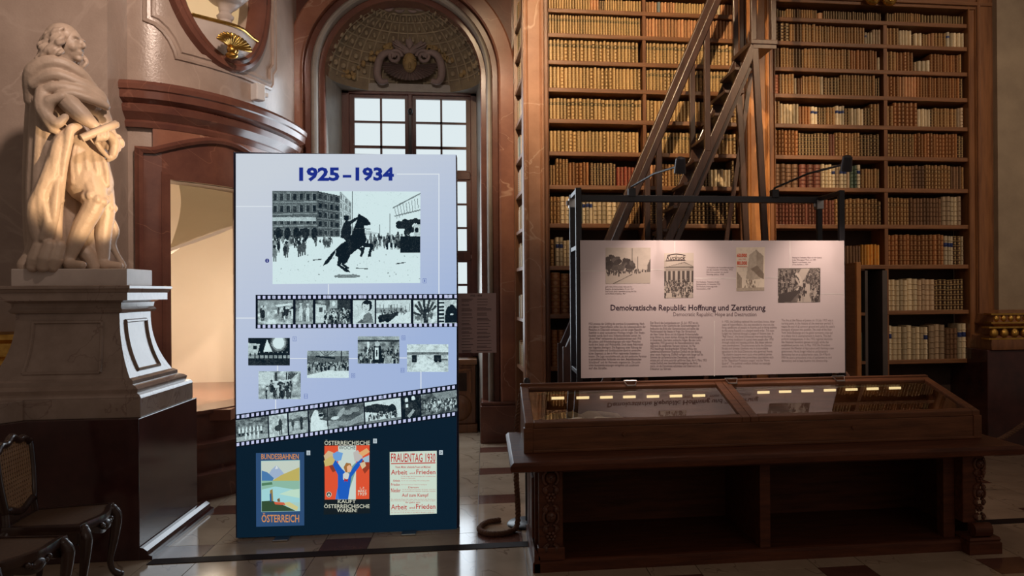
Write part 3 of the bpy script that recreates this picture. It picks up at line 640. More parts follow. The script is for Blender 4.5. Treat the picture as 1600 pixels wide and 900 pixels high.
def book_mesh(name, V, Fs, UVs, cols, pars):
    me = bpy.data.meshes.new(name); me.from_pydata(V, [], Fs); me.materials.append(mBOOK)
    ul = me.uv_layers.new(name='uv'); li = np.empty(len(me.loops), int); me.loops.foreach_get('vertex_index', li); ul.data.foreach_set('uv', np.asarray(UVs, float)[li].ravel())
    for nm, dat in (('bcol', cols), ('bpar', pars)):
        a = me.attributes.new(nm, 'FLOAT_COLOR', 'POINT'); a.data.foreach_set('color', np.c_[np.asarray(dat, float), np.ones(len(dat))].ravel())
    me.polygons.foreach_set('use_smooth', [True]*len(me.polygons)); me.set_sharp_from_angle(angle=R_(50)); me.update(); return me
PROTO = {}
def proto(kind, var):
    if (kind, var) not in PROTO:
        c, g, l, bl_, _ = KINDS[kind]; j = 1+(.0, .25, -.28)[var]; n = len(GEO[0])
        PROTO[kind, var] = book_mesh('book_'+kind, GEO[0], GEO[1], GEO[2], [[x*j for x in c]]*n, [[g, l, bl_]]*n)
    return PROTO[kind, var]
# every shelf as runs of (kind, count, thickness, height)
def runs(bay, row):
    g = random
    h = [.115,.195,.215,.22,.215,.215,.27,.29,.33,.42,.40][row]
    if bay in (0, 1):
        if row <= 5:
            base = {0:('gilt_plain','gilt_tan'),1:('gilt_tan','salmon'),2:('gilt_tan','gilt_tan'),3:('gilt_plain','gilt_tan'),4:('gilt_tan','gilt_plain'),5:('gilt_plain','gilt_tan')}[row][bay]
            th = .0385 if row > 1 else .029
            if row == 0: return [(base,16,.027,h),('salmon',3,.03,h),('dark',3,.02,h*.9),(base,30,.027,h)] if bay == 0 else [('salmon',4,.03,h),('bluegrey',1,.035,h),('salmon',5,.03,h),('gilt_plain',12,.028,h),('vellum',4,.035,h*.95),('salmon',12,.03,h)]
            if row == 1 and bay == 1: return [('salmon',40,.034,h)]
            return [(base,60,th,h)]
        if row == 6: return [('brown',2,.03,h*.75),('brown',4,.034,h),('chestnut',6,.036,h*.87),('dark',8,.034,h*.85),('red',6,.036,h*.72)] if bay == 0 else [('salmon',3,.035,h*.8),('brown',5,.036,h*.85),('dark',6,.03,h*.85),('vellum',4,.035,h*.7),('dark',2,.03,h*.8),('vellum',6,.038,h*.68),('dark',1,.036,h),('paper',8,.038,h*.8)]
        if row == 7: return [('brown',3,.036,h*.93),('vellum',2,.045,h*.95),('green',1,.03,h*.9),('bluegrey',3,.035,h*.9),('vellum_blue',3,.036,h*.93),('vellum',5,.05,h*.95),('paper',3,.04,h*.9),('brown',6,.03,h*.9)] if bay == 0 else [('dark',30,.042,h*.98)]
        if row == 8: return [('brown',1,.05,h*.8),('vellum_blue',2,.04,h*.9),('vellum',3,.036,h*.8),('brown',2,.04,h*.9),('dark',4,.04,h*.7),('paper',6,.05,h*.6),('dark',6,.04,h*.7)] if bay == 0 else [('brown',4,.05,h*.7),('amber',1,.06,h*.68),('vellum',1,.07,h*.68),('brown',6,.05,h*.62),('bluegrey',2,.06,h*.66),('dark',9,.05,h*.6)]
        if row == 9: return [('chestnut',3,.095,h),('brown',6,.08,h*.95),('dark',6,.08,h*.9)] if bay == 0 else [('dark',6,.08,h*.9),('brown',8,.08,h*.95)]
        return [('chestnut',4,.07,h*.92),('dark',30,.06,h*.85)]
    if bay == 2:
        if row == 0: return [('gilt_plain',2,.03,h*.8),('dark',3,.03,h*.7),('brown',13,.026,h*.85),('salmon',1,.07,h*.6),('dark',26,.026,h*.8),('brown',30,.026,h*.8)]
        if row == 1: return [('dark',3,.055,h),('brown',8,.038,h*.98),('brown',18,.03,h*.92),('vellum_blue',1,.03,h*.68),('vellum',2,.03,h*.68),('paper',3,.034,h*.85),('brown',1,.045,h*1.05),('vellum',1,.035,h*.6),('dark',1,.03,h*.8),('vellum',3,.035,h*.74)]
        if row == 2: return [('brown',12,.034,h*.96),('brown',13,.034,h),('chestnut',9,.034,h*.98),('vellum',5,.035,h*.68)]
        if row == 3: return [('pink',1,.055,h*.92),('brown',5,.034,h*.97),('vellum',1,.035,h*.82),('chestnut',2,.03,h*.8),('brown',6,.034,h*.9),('vellum',1,.04,h*.9),('dark',5,.034,h*.85),('brown',12,.034,h*1.05),('dark',5,.03,h*.9),('paper',5,.03,h*.95),('bluegrey',1,.03,h*1.15),('pink',2,.022,h*.7),('bluegrey',3,.03,h*.9),('vellum',6,.036,h*1.02)]
        if row == 4: return [('brown',2,.036,h*1.12),('vellum',6,.034,h),('chestnut',4,.034,h*.9),('vellum_blue',2,.04,h*.9),('dark',3,.03,h*.85),('brown',3,.034,h*.88),('vellum_blue',3,.034,h*.96),('dark',2,.034,h*.85),('vellum',4,.04,h*.85),('dark',2,.03,h*.9),('brown',7,.036,h*1.1),('vellum',4,.036,h*.9),('brown',4,.034,h*.82)]
        if row == 5: return [('chestnut',7,.038,h*1.25),('dark',10,.034,h*1.1),('maroon',2,.034,h*1.1),('brown',8,.036,h*1.15),('dark',14,.036,h*1.1),('brown',10,.036,h*1.1)]
        if row == 6: return [('plainbrown',4,.066,h*.92),('maroon',3,.078,h*.93),('vellum',3,.038,h*.93),('vellum_blue',1,.042,h*.9),('paper',1,.045,h*.9),('vellum_blue',2,.042,h*.9),('paper',1,.04,h*.85),('green',2,.04,h*.9),('vellum_blue',1,.045,h*.92),('brown',14,.034,h*.78)]
        if row == 7: return [('maroon',18,.036,h*.9),('brown',12,.04,h*.95),('dark',12,.04,h*.85)]
        if row == 8: return [('plainbrown',28,.034,h*.62),('amber',10,.036,h*.66)]
        return []
    if row == 0: return [('dark',3,.034,h*.8),('brown',12,.026,h*.9),('dark',8,.034,h*.8),('dark',10,.03,h*.8),('brown',2,.036,h*.8),('vellum',1,.05,h*.95),('dark',2,.034,h*.7),('vellum',1,.05,h*.8),('dark',5,.03,h*.7)]
    if row == 1: return [('brown',4,.034,h*.95),('vellum',4,.036,h*.85),('dark',1,.036,h*.6),('vellum',2,.04,h*.72),('brown',2,.036,h*.7),('salmon',2,.036,h*.75),('brown',4,.036,h*.78),('vellum_blue',1,.04,h*.85),('vellum',4,.04,h*.82),('gilt_tan',12,.034,h*.75)]
    if row == 2: return [('brown',3,.038,h*.96),('chestnut',5,.04,h*.96),('dark',1,.05,h*.5),('vellum',3,.044,h*.58),('chestnut',9,.038,h*.9),('brown',14,.034,h*.95)]
    if row == 3: return [('chestnut',4,.036,h*1.08),('salmon',6,.034,h*1.02),('chestnut',15,.034,h*1.02),('dark',3,.034,h),('brown',10,.034,h*.95),('vellum',2,.036,h*.8),('dark',2,.034,h*.7)]
    if row == 4: return [('brown',2,.04,h),('chestnut',6,.05,h*1.2),('vellum',4,.04,h*.9),('dark',1,.03,h*.9),('brown',7,.04,h*.95),('paper',3,.045,h),('greyblock',1,.2,h*.85),('vellum',3,.036,h*.85)]
    if row == 5: return [('brown',9,.036,h*1.15),('chestnut',14,.036,h*1.2),('dark',5,.034,h*1.1),('vellum',4,.034,h*1.0),('paper',6,.034,h*.95)]
    if row == 6: return [('brown',8,.034,h*.9),('plainbrown',4,.036,h*.92),('brown',8,.036,h*.95),('plainbrown',4,.034,h*.92),('brown',14,.034,h*.9)]
    if row == 7: return [('brown',7,.036,h*1.0),('plainbrown',10,.036,h*1.0),('paper',2,.05,h*1.08),('vellum',2,.04,h*1.06),('paper',1,.05,h*1.08),('plainbrown',1,.05,h*1.1),('vellum_blue',1,.036,h*1.05),('paper',6,.036,h*1.02)]
    if row == 8: return [('chestnut',15,.045,h*.98),('vellum_blue',3,.038,h*.95),('dark',2,.04,h*.95),('vellum',1,.035,h*.92),('dark',4,.04,h*.9)]
    if row == 9: return [('vellum',5,.045,h*.78),('vellum',2,.06,h*.80),('paper',4,.05,h*.80),('dark',8,.042,h*.78),('vellum_blue',1,.036,h*.75),('vellum',5,.04,h*.75)]
    return [('vellum_blue',1,.045,h*.92),('vellum',4,.06,h*.9),('vellum',3,.045,h*.86),('vellum_blue',1,.04,h*.86),('paper',3,.06,h*.92),('plainbrown',3,.05,h*.82),('vellum_blue',2,.045,h*.93),('vellum_blue',4,.035,h*.72)]
ORD = ['topmost','second','third','fourth','fifth','sixth','seventh','eighth','ninth','tenth','eleventh']
BAYN = ['bay beside the arched window', 'bay left open by the ladder beside the burr pilaster', 'bay between burr pilaster and divider', 'bay next to the gilt-banded pier']
BAYN[1] = 'ladder bay beside the burr pilaster'
BAYS = [(XL0+.008, XL1-.02), (XL1+.02, XL2-.008), (XR0+.01, XR1-.024), (XR1+.024, XR2-.008)]
ALL = []
for bay, (xa, xb) in enumerate(BAYS):
    for row in range(11):
        if bay == 2 and row >= 9: continue
        x = xa+.004; cap = ([RAIL]+[z-BT for z in SH])[row]-SH[row]-.012; RR = runs(bay, row); k = 0
        while x < xb-.018 and RR:
            kd, n, th, h = RR[min(k, len(RR)-1)]; k += 1
            if k > 40: break
            for _ in range(n):
                t = th*random.uniform(.88, 1.12)
                if x+t > xb: x = xb; break
                ALL.append(dict(kind=kd, x=x+t/2, t=t*.93, h=min(cap, h*random.uniform(.975, 1.02)), z=SH[row], bay=bay, row=row, y=YB+.055+random.uniform(-.006, .012), var=random.randrange(3), set=(bay,row,k)))
                x += t
            if row >= 6 and random.random() < .12: x += .012
# the books that show largest stay single things
def vis(b):
    px_, py_ = topx((b['x'], b['y'], b['z']+b['h']/2))
    if px_ < 0 or px_ > 1600 or py_ < 2 or py_ > 588: return 0
    if 912 < px_ < 1316 and 378 < py_ < 588: return 0
    return b['t']*b['h']
ALL.sort(key=lambda b: -vis(b))
SINGLE = ALL[:296]; REST = ALL[296:]
for b in SINGLE:
    o = link('book', proto(b['kind'], b['var']), None, (b['x'], b['y'], b['z'])); o.scale = (b['t'], .21, b['h'])
    d = KINDS[b['kind']][4]
    tag(o, f"{d}, {ORD[b['row']]} row, {BAYN[b['bay']]}", 'book', f"{d.split(' with ')[0]}s in the {ORD[b['row']]} row, {BAYN[b['bay']]}")
def stuff_books(name, items, label):
    V, Fs, UVs, Cs, Ps = [], [], [], [], []; n = len(GEO0[0]); gv = np.array(GEO0[0])
    for b in items:
        c, g, l, bl_, _ = KINDS[b['kind']]; j = 1+(.0,.25,-.28)[b['var']]; o = len(V)
        p = gv*np.array([b['t'], .21, b['h']])
        if b.get('side'): p = np.c_[p[:,1], -p[:,0], p[:,2]]
        p = p+np.array([b['x'], b['y'], b['z']])
        V += p.tolist(); Fs += [tuple(i+o for i in f) for f in GEO0[1]]; UVs += GEO0[2]; Cs += [[x*j for x in c]]*n; Ps += [[g, l, bl_]]*n
    o = link(name, book_mesh(name, V, Fs, UVs, Cs, Ps)); return tag(o, label, 'books', kind='stuff')
stuff_books('rows_of_books', REST, 'closely packed smaller leather books filling the other bookcase shelves')
side = []
for i, z in enumerate(SSH):
    y = 8.24
    while y < 8.93:
        t = random.uniform(.03, .055); side.append(dict(kind=random.choice(['vellum','brown','dark','paper','green','gilt_plain','vellum']), x=sidex(y)+.03, y=y+t/2, z=z, t=t*.96, h=random.uniform(.22,.27), var=random.randrange(3), side=True)); y += t
stuff_books('side_books', side, 'narrow books on the bookcase side shelves facing the window bay'); side = []
for z in (1.45, .93):
    x = xn+.06
    while x < 3.98:
        t = random.uniform(.045, .07); side.append(dict(kind=random.choice(['dark','plainbrown','green']), x=x+t/2, y=8.13, z=z, t=t*.95, h=random.uniform(.30,.36), var=random.randrange(3))); x += t
stuff_books('passage_books', side, 'dim books on the shelves beside the open door leaf')
# ================================================================== LIBRARY LADDER
YN, YF = 7.17, 7.70
ld = thing('library_ladder', 'tall dark wooden library steps with handrails in front of the bookcase', 'ladder', (1.9, 7.43, 0))
def XZ(px_, py_): p = onY(px_, py_, YN); return Vector((p.x, 0, p.z))
def at_y(p, y): return Vector((p.x, y, p.z))
s_top, s_mid = XZ(1180, 68), XZ(1044, 375); sd_ = (s_mid-s_top); s_bot = s_top+sd_*((s_top.z-.02)/(s_top.z-s_mid.z))
r_a, r_b, r_bot = XZ(1121, 0), XZ(963, 370), XZ(888, 545); r_top = r_a+(r_a-r_b)*.55
def lerpx(a, b, x): return a.z+(b.z-a.z)*(x-a.x)/(b.x-a.x)
for y in (YN, YF):
    wpart('stringer', MB().bar(at_y(s_top, y), at_y(s_bot, y), .045, .075), mLAD, ld, bevel=.006)
    wpart('handrail', MB().bar(at_y(r_top, y), at_y(r_bot, y), .07, .062).bar(at_y(r_top, y)+Vector((.03,0,.03)), at_y(r_bot, y)+Vector((.03,0,.03)), .03, .04), mLAD, ld, bevel=.008)
    wpart('newel_post', MB().box((r_bot.x-.05, y-.035, 0), (r_bot.x+.02, y+.035, r_bot.z+.02)), mLAD, ld, bevel=.006)
    for px_ in (1105, 1029, 958):
        x = XZ(px_, 200).x; z0 = max(.05, lerpx(s_top, s_bot, x)); z1 = lerpx(r_a, r_bot, x)
        wpart('baluster', MB().box((x-.027, y-.025, z0), (x+.027, y+.025, z1)), mLAD, ld, bevel=.005)
    lt, lb = XZ(1179, 72), XZ(1195, 375); ld_ = lb-lt; lbot = lt+ld_*(lt.z/(lt.z-lb.z))
    wpart('leg', MB().bar(at_y(lt, y), at_y(lbot, y), .05, .06), mLAD, ld, bevel=.006)
    for px_ in (1177, 1208):
        x = XZ(px_, 60).x; wpart('platform_post', MB().box((x-.025, y-.025, s_top.z), (x+.025, y+.025, r_top.z)), mLAD, ld, bevel=.005)
    wpart('brace', MB().bar(at_y(XZ(1172, 105), y+.03), at_y(XZ(1059, 373)+(XZ(1059,373)-XZ(1172,105))*1.0, y+.03), .03, .045), mLAD, ld)
a = XZ(1205, 75); b = XZ(1161, 373)
wpart('diagonal_bar', MB().bar(at_y(a, YF), at_y(a+(b-a)*1.9, YF), .03, .04), mLAD, ld)  # thin dark bar slanting down from the platform
xl, xr = XZ(1172, 68).x, XZ(1213, 68).x
wpart('platform', MB().box((xl, YN-.04, s_top.z-.015), (xr, YF+.04, s_top.z+.03)), mLAD, ld, bevel=.006)
wpart('platform_apron', MB().box((xl+.02, YN-.03, s_top.z-.05), (xr-.01, YN-.005, s_top.z-.01)), mLAD, ld)
n_t = int((s_top.z)/.215)
for k in range(1, n_t+1):
    z = s_top.z-k*.215
    if z < .1: break
    x = lerpx(Vector((s_top.z,0,s_top.x)), Vector((s_bot.z,0,s_bot.x)), z)
    wpart('tread', MB().box((x-.09, YN+.02, z-.03), (x+.10, YF-.02, z)), mLAD, ld, bevel=.005)
for y in (YN, YF):
    for x in (s_bot.x+.02, lbot.x): wpart('castor', MB().tube([(x, y-.02, .03), (x, y+.02, .03)], .03, 12), mIRON, ld, smooth=40)
# ================================================================== STEEL RACK WITH TEXT PANEL
YR, YRB = 6.15, 6.58; RX0, RX1 = .722, 2.86; RZ = 2.50
rk = thing('display_rack', 'black steel tube rack holding the white text panel behind the vitrine', 'rack', (1.79, 6.36, 0))
def tub(a, b, w=.045): return MB().bar(a, b, w)
for x in (RX0, RX1):
    for y in (YR, YRB): wpart('upright', tub((x,y,0), (x,y,RZ)), mIRON, rk, bevel=.004)
    for z in (RZ-.02, 2.04, 1.07, .12): wpart('side_bar', tub((x,YR+.02,z), (x,YRB-.02,z), .035), mIRON, rk, bevel=.004)
    wpart('clamp', MB().box((x-.03, YRB-.035, RZ-.11), (x+.03, YRB+.035, RZ-.03)).box((x-.05,YRB-.01,RZ-.09),(x-.03,YRB+.01,RZ-.05)), mSTEEL, rk, bevel=.004)
for z in (RZ-.03, .12): wpart('cross_bar', tub((RX0,YRB,z), (RX1,YRB,z), .055), mIRON, rk, bevel=.004)
wpart('panel_hook', MB().box((RX0+.03, YR-.03, 1.2), (RX0+.06, YR, 1.25)).box((RX1-.06, YR-.03, 1.2), (RX1-.03, YR, 1.25)), mSTEEL, rk)
def picture_lamp(bp, tip, label):
    t = thing('picture_lamp', label, 'lamp', bp, group='clip-on picture lamps'); bp, tip = Vector(bp), Vector(tip); d = tip-bp
    obj('arm', MB().tube([Vector((0,0,0)), Vector((0,0,.05)), d*.5+Vector((0,0,.05)), d], .009, 8), mIRON, t, smooth=40)
    aim = Vector((tip.x+.02, 6.1, 1.2)); ax = (aim-tip).normalized()
    h = obj('lamp_head', MB().tube([d-ax*.06, d-ax*.05, d+ax*.055], [.02,.036,.045], 16, cap=False).tube([d-ax*.062, d-ax*.06], [.02,.02], 12), mIRON, t, smooth=40)
    obj('bulb', MB().ball(d+ax*.012, (.03,.03,.012), 10, 8), emat('lamp_bulb', (1,.75,.45), 6), h, smooth=60)
    obj('clip', MB().cbox((0,0,.0), (.06,.075,.07)), mIRON, t, bevel=.004)
    s_ = spot('picture_lamp_light', tip+ax*.06, aim, 42, (1,.72,.58), 84, 1, .03); return t
picture_lamp((1.22, YRB, RZ+.02), (1.40, 5.62, 2.60), 'black picture lamp on a thin arm over the cover reading Kuckuck')
picture_lamp((2.46, YRB, RZ+.02), (2.66, 5.62, 2.63), 'black picture lamp on a thin arm over the aerial parliament photograph')
# ---- flat prints
def fit_text(lines, mat, parent, name, plane, depth=0, bold=0, italic=0, split=False):
    """lines: (text, x0, y0, x1, y1 in photograph pixels on the plane); one joined mesh of flat glyphs; plane(px,py)->point"""
    if split:
        for ln in lines: fit_text([ln], mat, parent, name, plane, depth, bold, italic)
        return
    V, Fs = [], []
    for ln in lines:
        body, x0, y0, x1, y1 = ln[:5]
        cu = bpy.data.curves.new('text', 'FONT'); cu.body = body; cu.fill_mode = 'FRONT'; cu.resolution_u = 2; cu.offset = bold; cu.shear = italic; cu.size = 1
        o = bpy.data.objects.new('text', cu); COL.objects.link(o); dg = bpy.context.evaluated_depsgraph_get(); me = bpy.data.meshes.new_from_object(o.evaluated_get(dg)); bpy.data.objects.remove(o); bpy.data.curves.remove(cu)
        vs = np.empty(len(me.vertices)*3); me.vertices.foreach_get('co', vs); vs = vs.reshape(-1, 3)
        if not len(vs): continue
        lo, hi = vs.min(0), vs.max(0)
        if len(ln) > 5: lo[1], hi[1] = ln[5]     # fixed font line so that ascenders do not stretch
        o_ = len(V)
        for p in vs:
            a = (p[0]-lo[0])/(hi[0]-lo[0]); b = (p[1]-lo[1])/(hi[1]-lo[1])
            q = plane(x0+(x1-x0)*a, y1+(y0-y1)*b); V.append((q.x, q.y-depth, q.z))
        Fs += [tuple(i+o_ for i in f.vertices) for f in me.polygons]; bpy.data.meshes.remove(me)
    m_ = MB(); m_.v = V; m_.f = Fs
    return obj(name, m_, mat, parent, fix=False) if parent is None else wpart(name, m_, mat, parent, fix=False)
def quad_mesh(rects, plane, depth):
    m_ = MB()
    for r in rects:
        pts = r if len(r) == 4 and not isinstance(r[0], (int, float)) else [(r[0],r[1]),(r[2],r[1]),(r[2],r[3]),(r[0],r[3])]
        q = [plane(*p) for p in pts]; m_.add([(p.x, p.y-depth, p.z) for p in q], [(3,2,1,0)])
    return m_
def photo(name, img, pts, plane, depth, mat, parent, label=None):
    """img: h x w x 3 linear array shown on the quad pts (TL,TR,BR,BL in photograph pixels)"""
    h, w = img.shape[:2]; TL, TR, BR, BL = [plane(*p) for p in pts]; V = []
    for j in range(h+1):
        b = j/h; L_, R2 = TL.lerp(BL, b), TR.lerp(BR, b)
        for i in range(w+1): p = L_.lerp(R2, i/w); V.append((p.x, p.y-depth, p.z))
    W1 = w+1; Fs = [(j*W1+i+W1, j*W1+i+W1+1, j*W1+i+1, j*W1+i) for j in range(h) for i in range(w)]
    m_ = MB(); m_.v = V; m_.f = Fs; o = wpart(name, m_, mat, parent, fix=False)
    a = o.data.attributes.new('pcol', 'FLOAT_COLOR', 'FACE'); a.data.foreach_set('color', np.concatenate([img.reshape(-1, 3), np.ones((h*w, 1))], 1).ravel())
    if label: o['label'] = label
    return o
# ---- tiny drawing kit (grey tone drawings standing for the photographs)
class Pic:
    def __init__(s, w, h, bg=.8): s.w, s.h = w, h; s.a = np.full((h, w), bg); s.y, s.x = np.mgrid[0:h, 0:w]; s.x = (s.x+.5)/w; s.y = (s.y+.5)/h
    def noise(s, amp, cells=12, seed=0):
        r = np.random.RandomState(seed); t = np.zeros((s.h, s.w))
        for o in range(4):
            c = cells*2**o; g = r.rand(c+2, c+2); fx, fy = s.x*c, s.y*c; ix, iy = fx.astype(int), fy.astype(int); fx -= ix; fy -= iy
            t += (g[iy,ix]*(1-fx)*(1-fy)+g[iy,ix+1]*fx*(1-fy)+g[iy+1,ix]*(1-fx)*fy+g[iy+1,ix+1]*fx*fy-.5)/2**o
        s.a = np.clip(s.a+amp*t, 0, 1); return s
    def rect(s, x0, y0, x1, y1, v, k=1): m_ = (s.x >= x0)&(s.x < x1)&(s.y >= y0)&(s.y < y1); s.a[m_] = s.a[m_]*(1-k)+v*k; return s
    def ell(s, cx, cy, rx, ry, v, k=1, rot=0):
        dx, dy = s.x-cx, s.y-cy; c, n_ = math.cos(rot), math.sin(rot); u, w_ = dx*c+dy*n_, -dx*n_+dy*c
        m_ = (u/rx)**2+(w_/ry)**2 < 1; s.a[m_] = s.a[m_]*(1-k)+v*k; return s
    def poly(s, pts, v, k=1):
        ins = np.zeros((s.h, s.w), bool); n_ = len(pts)
        for i in range(n_):
            (xa, ya), (xb, yb) = pts[i], pts[(i+1) % n_]
            if ya == yb: continue
            ins ^= ((s.y < ya) != (s.y < yb)) & (s.x < (xb-xa)*(s.y-ya)/(yb-ya)+xa)
        s.a[ins] = s.a[ins]*(1-k)+v*k; return s
    def line(s, x0, y0, x1, y1, w_, v): 
        d = np.hypot((x1-x0)*s.w, (y1-y0)*s.h)+1e-9; nx, ny = -(y1-y0)*s.h/d, (x1-x0)*s.w/d; ox, oy = nx*w_/s.w/2, ny*w_/s.h/2
        return s.poly([(x0-ox,y0-oy),(x1-ox,y1-oy),(x1+ox,y1+oy),(x0+ox,y0+oy)], v)
    def crowd(s, x0, x1, y0, y1, n_, size, seed=1, dark=.08, light=.75):
        r = np.random.RandomState(seed)
        for yy in np.sort(r.uniform(y0, y1, n_)):
            xx = r.uniform(x0, x1); q = size*(.7+.6*r.rand()); v = dark+r.rand()*.22 if r.rand() < .7 else light*r.uniform(.6, 1)
            asp = s.w/s.h; s.ell(xx, yy, q*.40, q*asp*.85, v); s.ell(xx, yy-q*asp*.95, q*.24, q*asp*.26, light*r.uniform(.6, 1) if r.rand() < .7 else .15)
            s.rect(xx-q*.25, yy+q*asp*.6, xx-q*.05, yy+q*asp*1.35, v); s.rect(xx+q*.08, yy+q*asp*.6, xx+q*.28, yy+q*asp*1.3, v)
        return s
    def facade(s, pts, rows_, cols_, base=.33, win=.12, seed=2):
        """pts TL,TR,BR,BL"""
        s.poly(pts, base); TL, TR, BR, BL = [np.array(p) for p in pts]; r = np.random.RandomState(seed)
        f = lambda u, v: (TL*(1-u)+TR*u)*(1-v)+(BL*(1-u)+BR*u)*v
        for j in range(rows_):
            s.poly([tuple(f(a, b)) for a, b in ((0,(j+.9)/rows_),(1,(j+.9)/rows_),(1,(j+.97)/rows_),(0,(j+.97)/rows_))], base+.22)
            for i in range(cols_):
                u0, u1, v0, v1 = (i+.25)/cols_, (i+.72)/cols_, (j+.22)/rows_, (j+.78)/rows_
                s.poly([tuple(f(a, b)) for a, b in ((u0-.06/cols_,v0-.05/rows_),(u1+.06/cols_,v0-.05/rows_),(u1+.06/cols_,v1),(u0-.06/cols_,v1))], base+.12+.1*r.rand()); s.poly([tuple(f(a, b)) for a, b in ((u0,v0),(u1,v0),(u1,v1),(u0,v1))], win+.1*r.rand())
        return s
    def tone(s, blk, wht):
        g = (np.clip(s.a, 0, 1)**2.0)[..., None]; return np.array(blk)*(1-g)+np.array(wht)*g
SEP = ((.055,.045,.045), (.84,.77,.68))
# ---- the text panel
PY = 6.105
pn = thing('text_panel', 'white text panel headed Demokratische Republik on the steel rack', 'sign', (1.79, PY, 1.03))
c0, c1 = onY(908, 591, PY), onY(1319, 376, PY)
board = wpart('board', MB().box((c0.x, PY, c0.z), (c1.x, PY+.012, c1.z)), mPANEL, pn)
PP = lambda x, y: onY(x, y, PY)
mINK = pmat('panel_ink', (.055,.03,.055), rough=.6); mINK2 = pmat('panel_ink_light', (.42,.34,.35), rough=.6); mINK3 = pmat('panel_ink_mid', (.20,.14,.16), rough=.6)
mWLINE = pmat('panel_white_line', (.92,.88,.88), rough=.5); mPRINT = cmat('panel_print', None, .5)
for r_ in [(908,422.5,945.5,424),(1016.5,420.5,1037.5,422),(1053.5,376.5,1055,395),(1084,434,1150,435.6),(1195,433,1215.5,434.6),(1233.5,376,1235,419),(1281.5,458.5,1318.5,460),(1115.5,501,1117,588)]: wpart('white_rule', quad_mesh([r_], PP, .0008), mWLINE, pn)
fit_text([('Demokratische Republik: Hoffnung und Zerstörung', 954, 476, 1196, 488)], mINK, pn, 'heading', PP, .0012, bold=.018)
fit_text([('Democratic Republic: Hope and Destruction', 1052, 488, 1182, 496)], mINK3, pn, 'subheading', PP, .0012)
DE1 = ['1925 ersetzte der Schilling die wertlose Kronenwährung. Nach','drei Jahren Hyperinflation sollte dies die Lebenssituation der','Menschen in Österreich verbessern und der jungen Republik','Stabilität in einer veränderten Weltlage bringen. Der Staats-','haushalt wurde durch eine Völkerbundanleihe saniert. Im','„Roten Wien“ verbesserten die Sozialdemokraten nach 1918','die Lebens- und Arbeitsbedingungen sehr vieler Menschen','durch ihre Sozial- und Wohnpolitik. Doch dieses Reformziel','war folgenlos überlagert. Die Regierung unter Führung der','Christlichsozialen und Großdeutschen stand im unversöhn-','lichen Gegensatz zu den in Wien regierenden Sozialdemo-','kraten. Die Lage verschärfte sich, als sich politische Parteien','in paramilitärischen Verbänden wie dem „Republikanischen','Schutzbund“ und der Heimwehr organisierten. Die politi-','schen Auseinandersetzungen verlagerten sich zunehmend','auf die Straße.']
DE2 = ['Der Brand des Justizpalastes am 15. Juli 1927 ist ein','Wendepunkt in der Geschichte der Zwischenkriegszeit. Er','bedeutete das Ende aller Gemeinsamkeit und stellte das','Machtmonopol des Staates in Frage. Der Börsenkrach','der New Yorker Börse und die folgende Weltwirtschafts-','krise führten zu einem starken Anstieg der Arbeitslosigkeit','in Österreich. Das hatte politische Folgen. Bei den Land-','tagswahlen 1932 gewannen die Nationalsozialisten stark,','während die etablierten Parteien verloren. Im Mai','1932 beauftragte Bundespräsident Wilhelm Miklas den','Landwirtschaftsminister Engelbert Dollfuß mit der Bildung','einer neuen Regierung. Dollfuß verfügte nicht länger auf die','Stimmen der parlamentarischen Demokratie, sondern','stützte sich auf einen autoritär geführten Staat. Am 4. März 1933','nutzte Dollfuß eine Geschäftsordnungskrise des Parla-','ments, um die Demokratie aufzuheben und Österreich in die','Diktatur zu führen.']
EN1 = ['In 1925, the Schilling replaced the worthless krone. After','years of hyperinflation, this was intended to improve the','living conditions of people in Austria and to bring stability','to the young Republic in a changed world order. The state','budget was restored through a League of Nations loan. In','“Red Vienna”, the Social Democrats improved the living','and working conditions of a great many people after 1918','through social and housing policies. But these reforms','were overshadowed. The government led by the Christian','Socials and Greater Germans was in irreconcilable','opposition to the Social Democrats who governed Vienna.','The situation became more acute when political parties','organized themselves into paramilitary associations such','as the “Republican Protection League” and the “Home','Guard”. The political conflicts shifted increasingly','onto the streets.']
EN2 = ['The fire at the Palace of Justice on 15 July 1927 was a','turning point in the history of the interwar period. It','meant the end of all common ground and called the state’s','monopoly of power into question. The crash of the New','York Stock Exchange and the global economic crisis led','to a sharp rise in unemployment in Austria. This had','political consequences. In the 1932 regional elections','the National Socialists gained strongly while the','established parties lost. In May 1932 the President','entrusted the Minister of Agriculture with forming a new','government. He no longer relied on parliamentary','democracy but on an authoritarian state. On 4 March','1933 he used a procedural crisis of parliament to end','democracy and to lead Austria into dictatorship.']
def para(lines, x0, x1, y0, pitch, tilt, mat, name, size=5.2, wid=None):
    mx = max(len(t) for t in lines); L2 = []
    for k, t in enumerate(lines): L2.append((t, x0, y0+k*pitch-size*.78, x0+(x1-x0)*min(1, (len(t)/mx)**.8), y0+k*pitch+size*.22, (-.22, .78)))
    fit_text(L2, mat, pn, name, PP, .0012)
para(DE1, 920, 1010, 507.5, 4.62, 0, mINK3, 'body_text'); para(DE2, 1016, 1104, 506, 4.5, 0, mINK3, 'body_text')
para(EN1, 1128, 1214, 504, 4.65, 0, mINK2, 'body_text'); para(EN2, 1221, 1304, 502, 4.85, 0, mINK2, 'body_text')
cap = lambda ls, x0, x1, y, nm, mat: fit_text([(t, x0, y+k*3.6-2.6, x0+(x1-x0)*len(t)/max(len(q) for q in ls), y+k*3.6+.7, (-.22,.78)) for k, t in enumerate(ls)], mat, pn, nm, PP, .0012)
cap(['Julirevolte, Polizeieinsatz während des','Brandes des Justizpalastes, 15. Juli 1927','July Revolt, police operation during the fire','at the Palace of Justice, 1927'], 946, 994, 449, 'caption', mINK3)
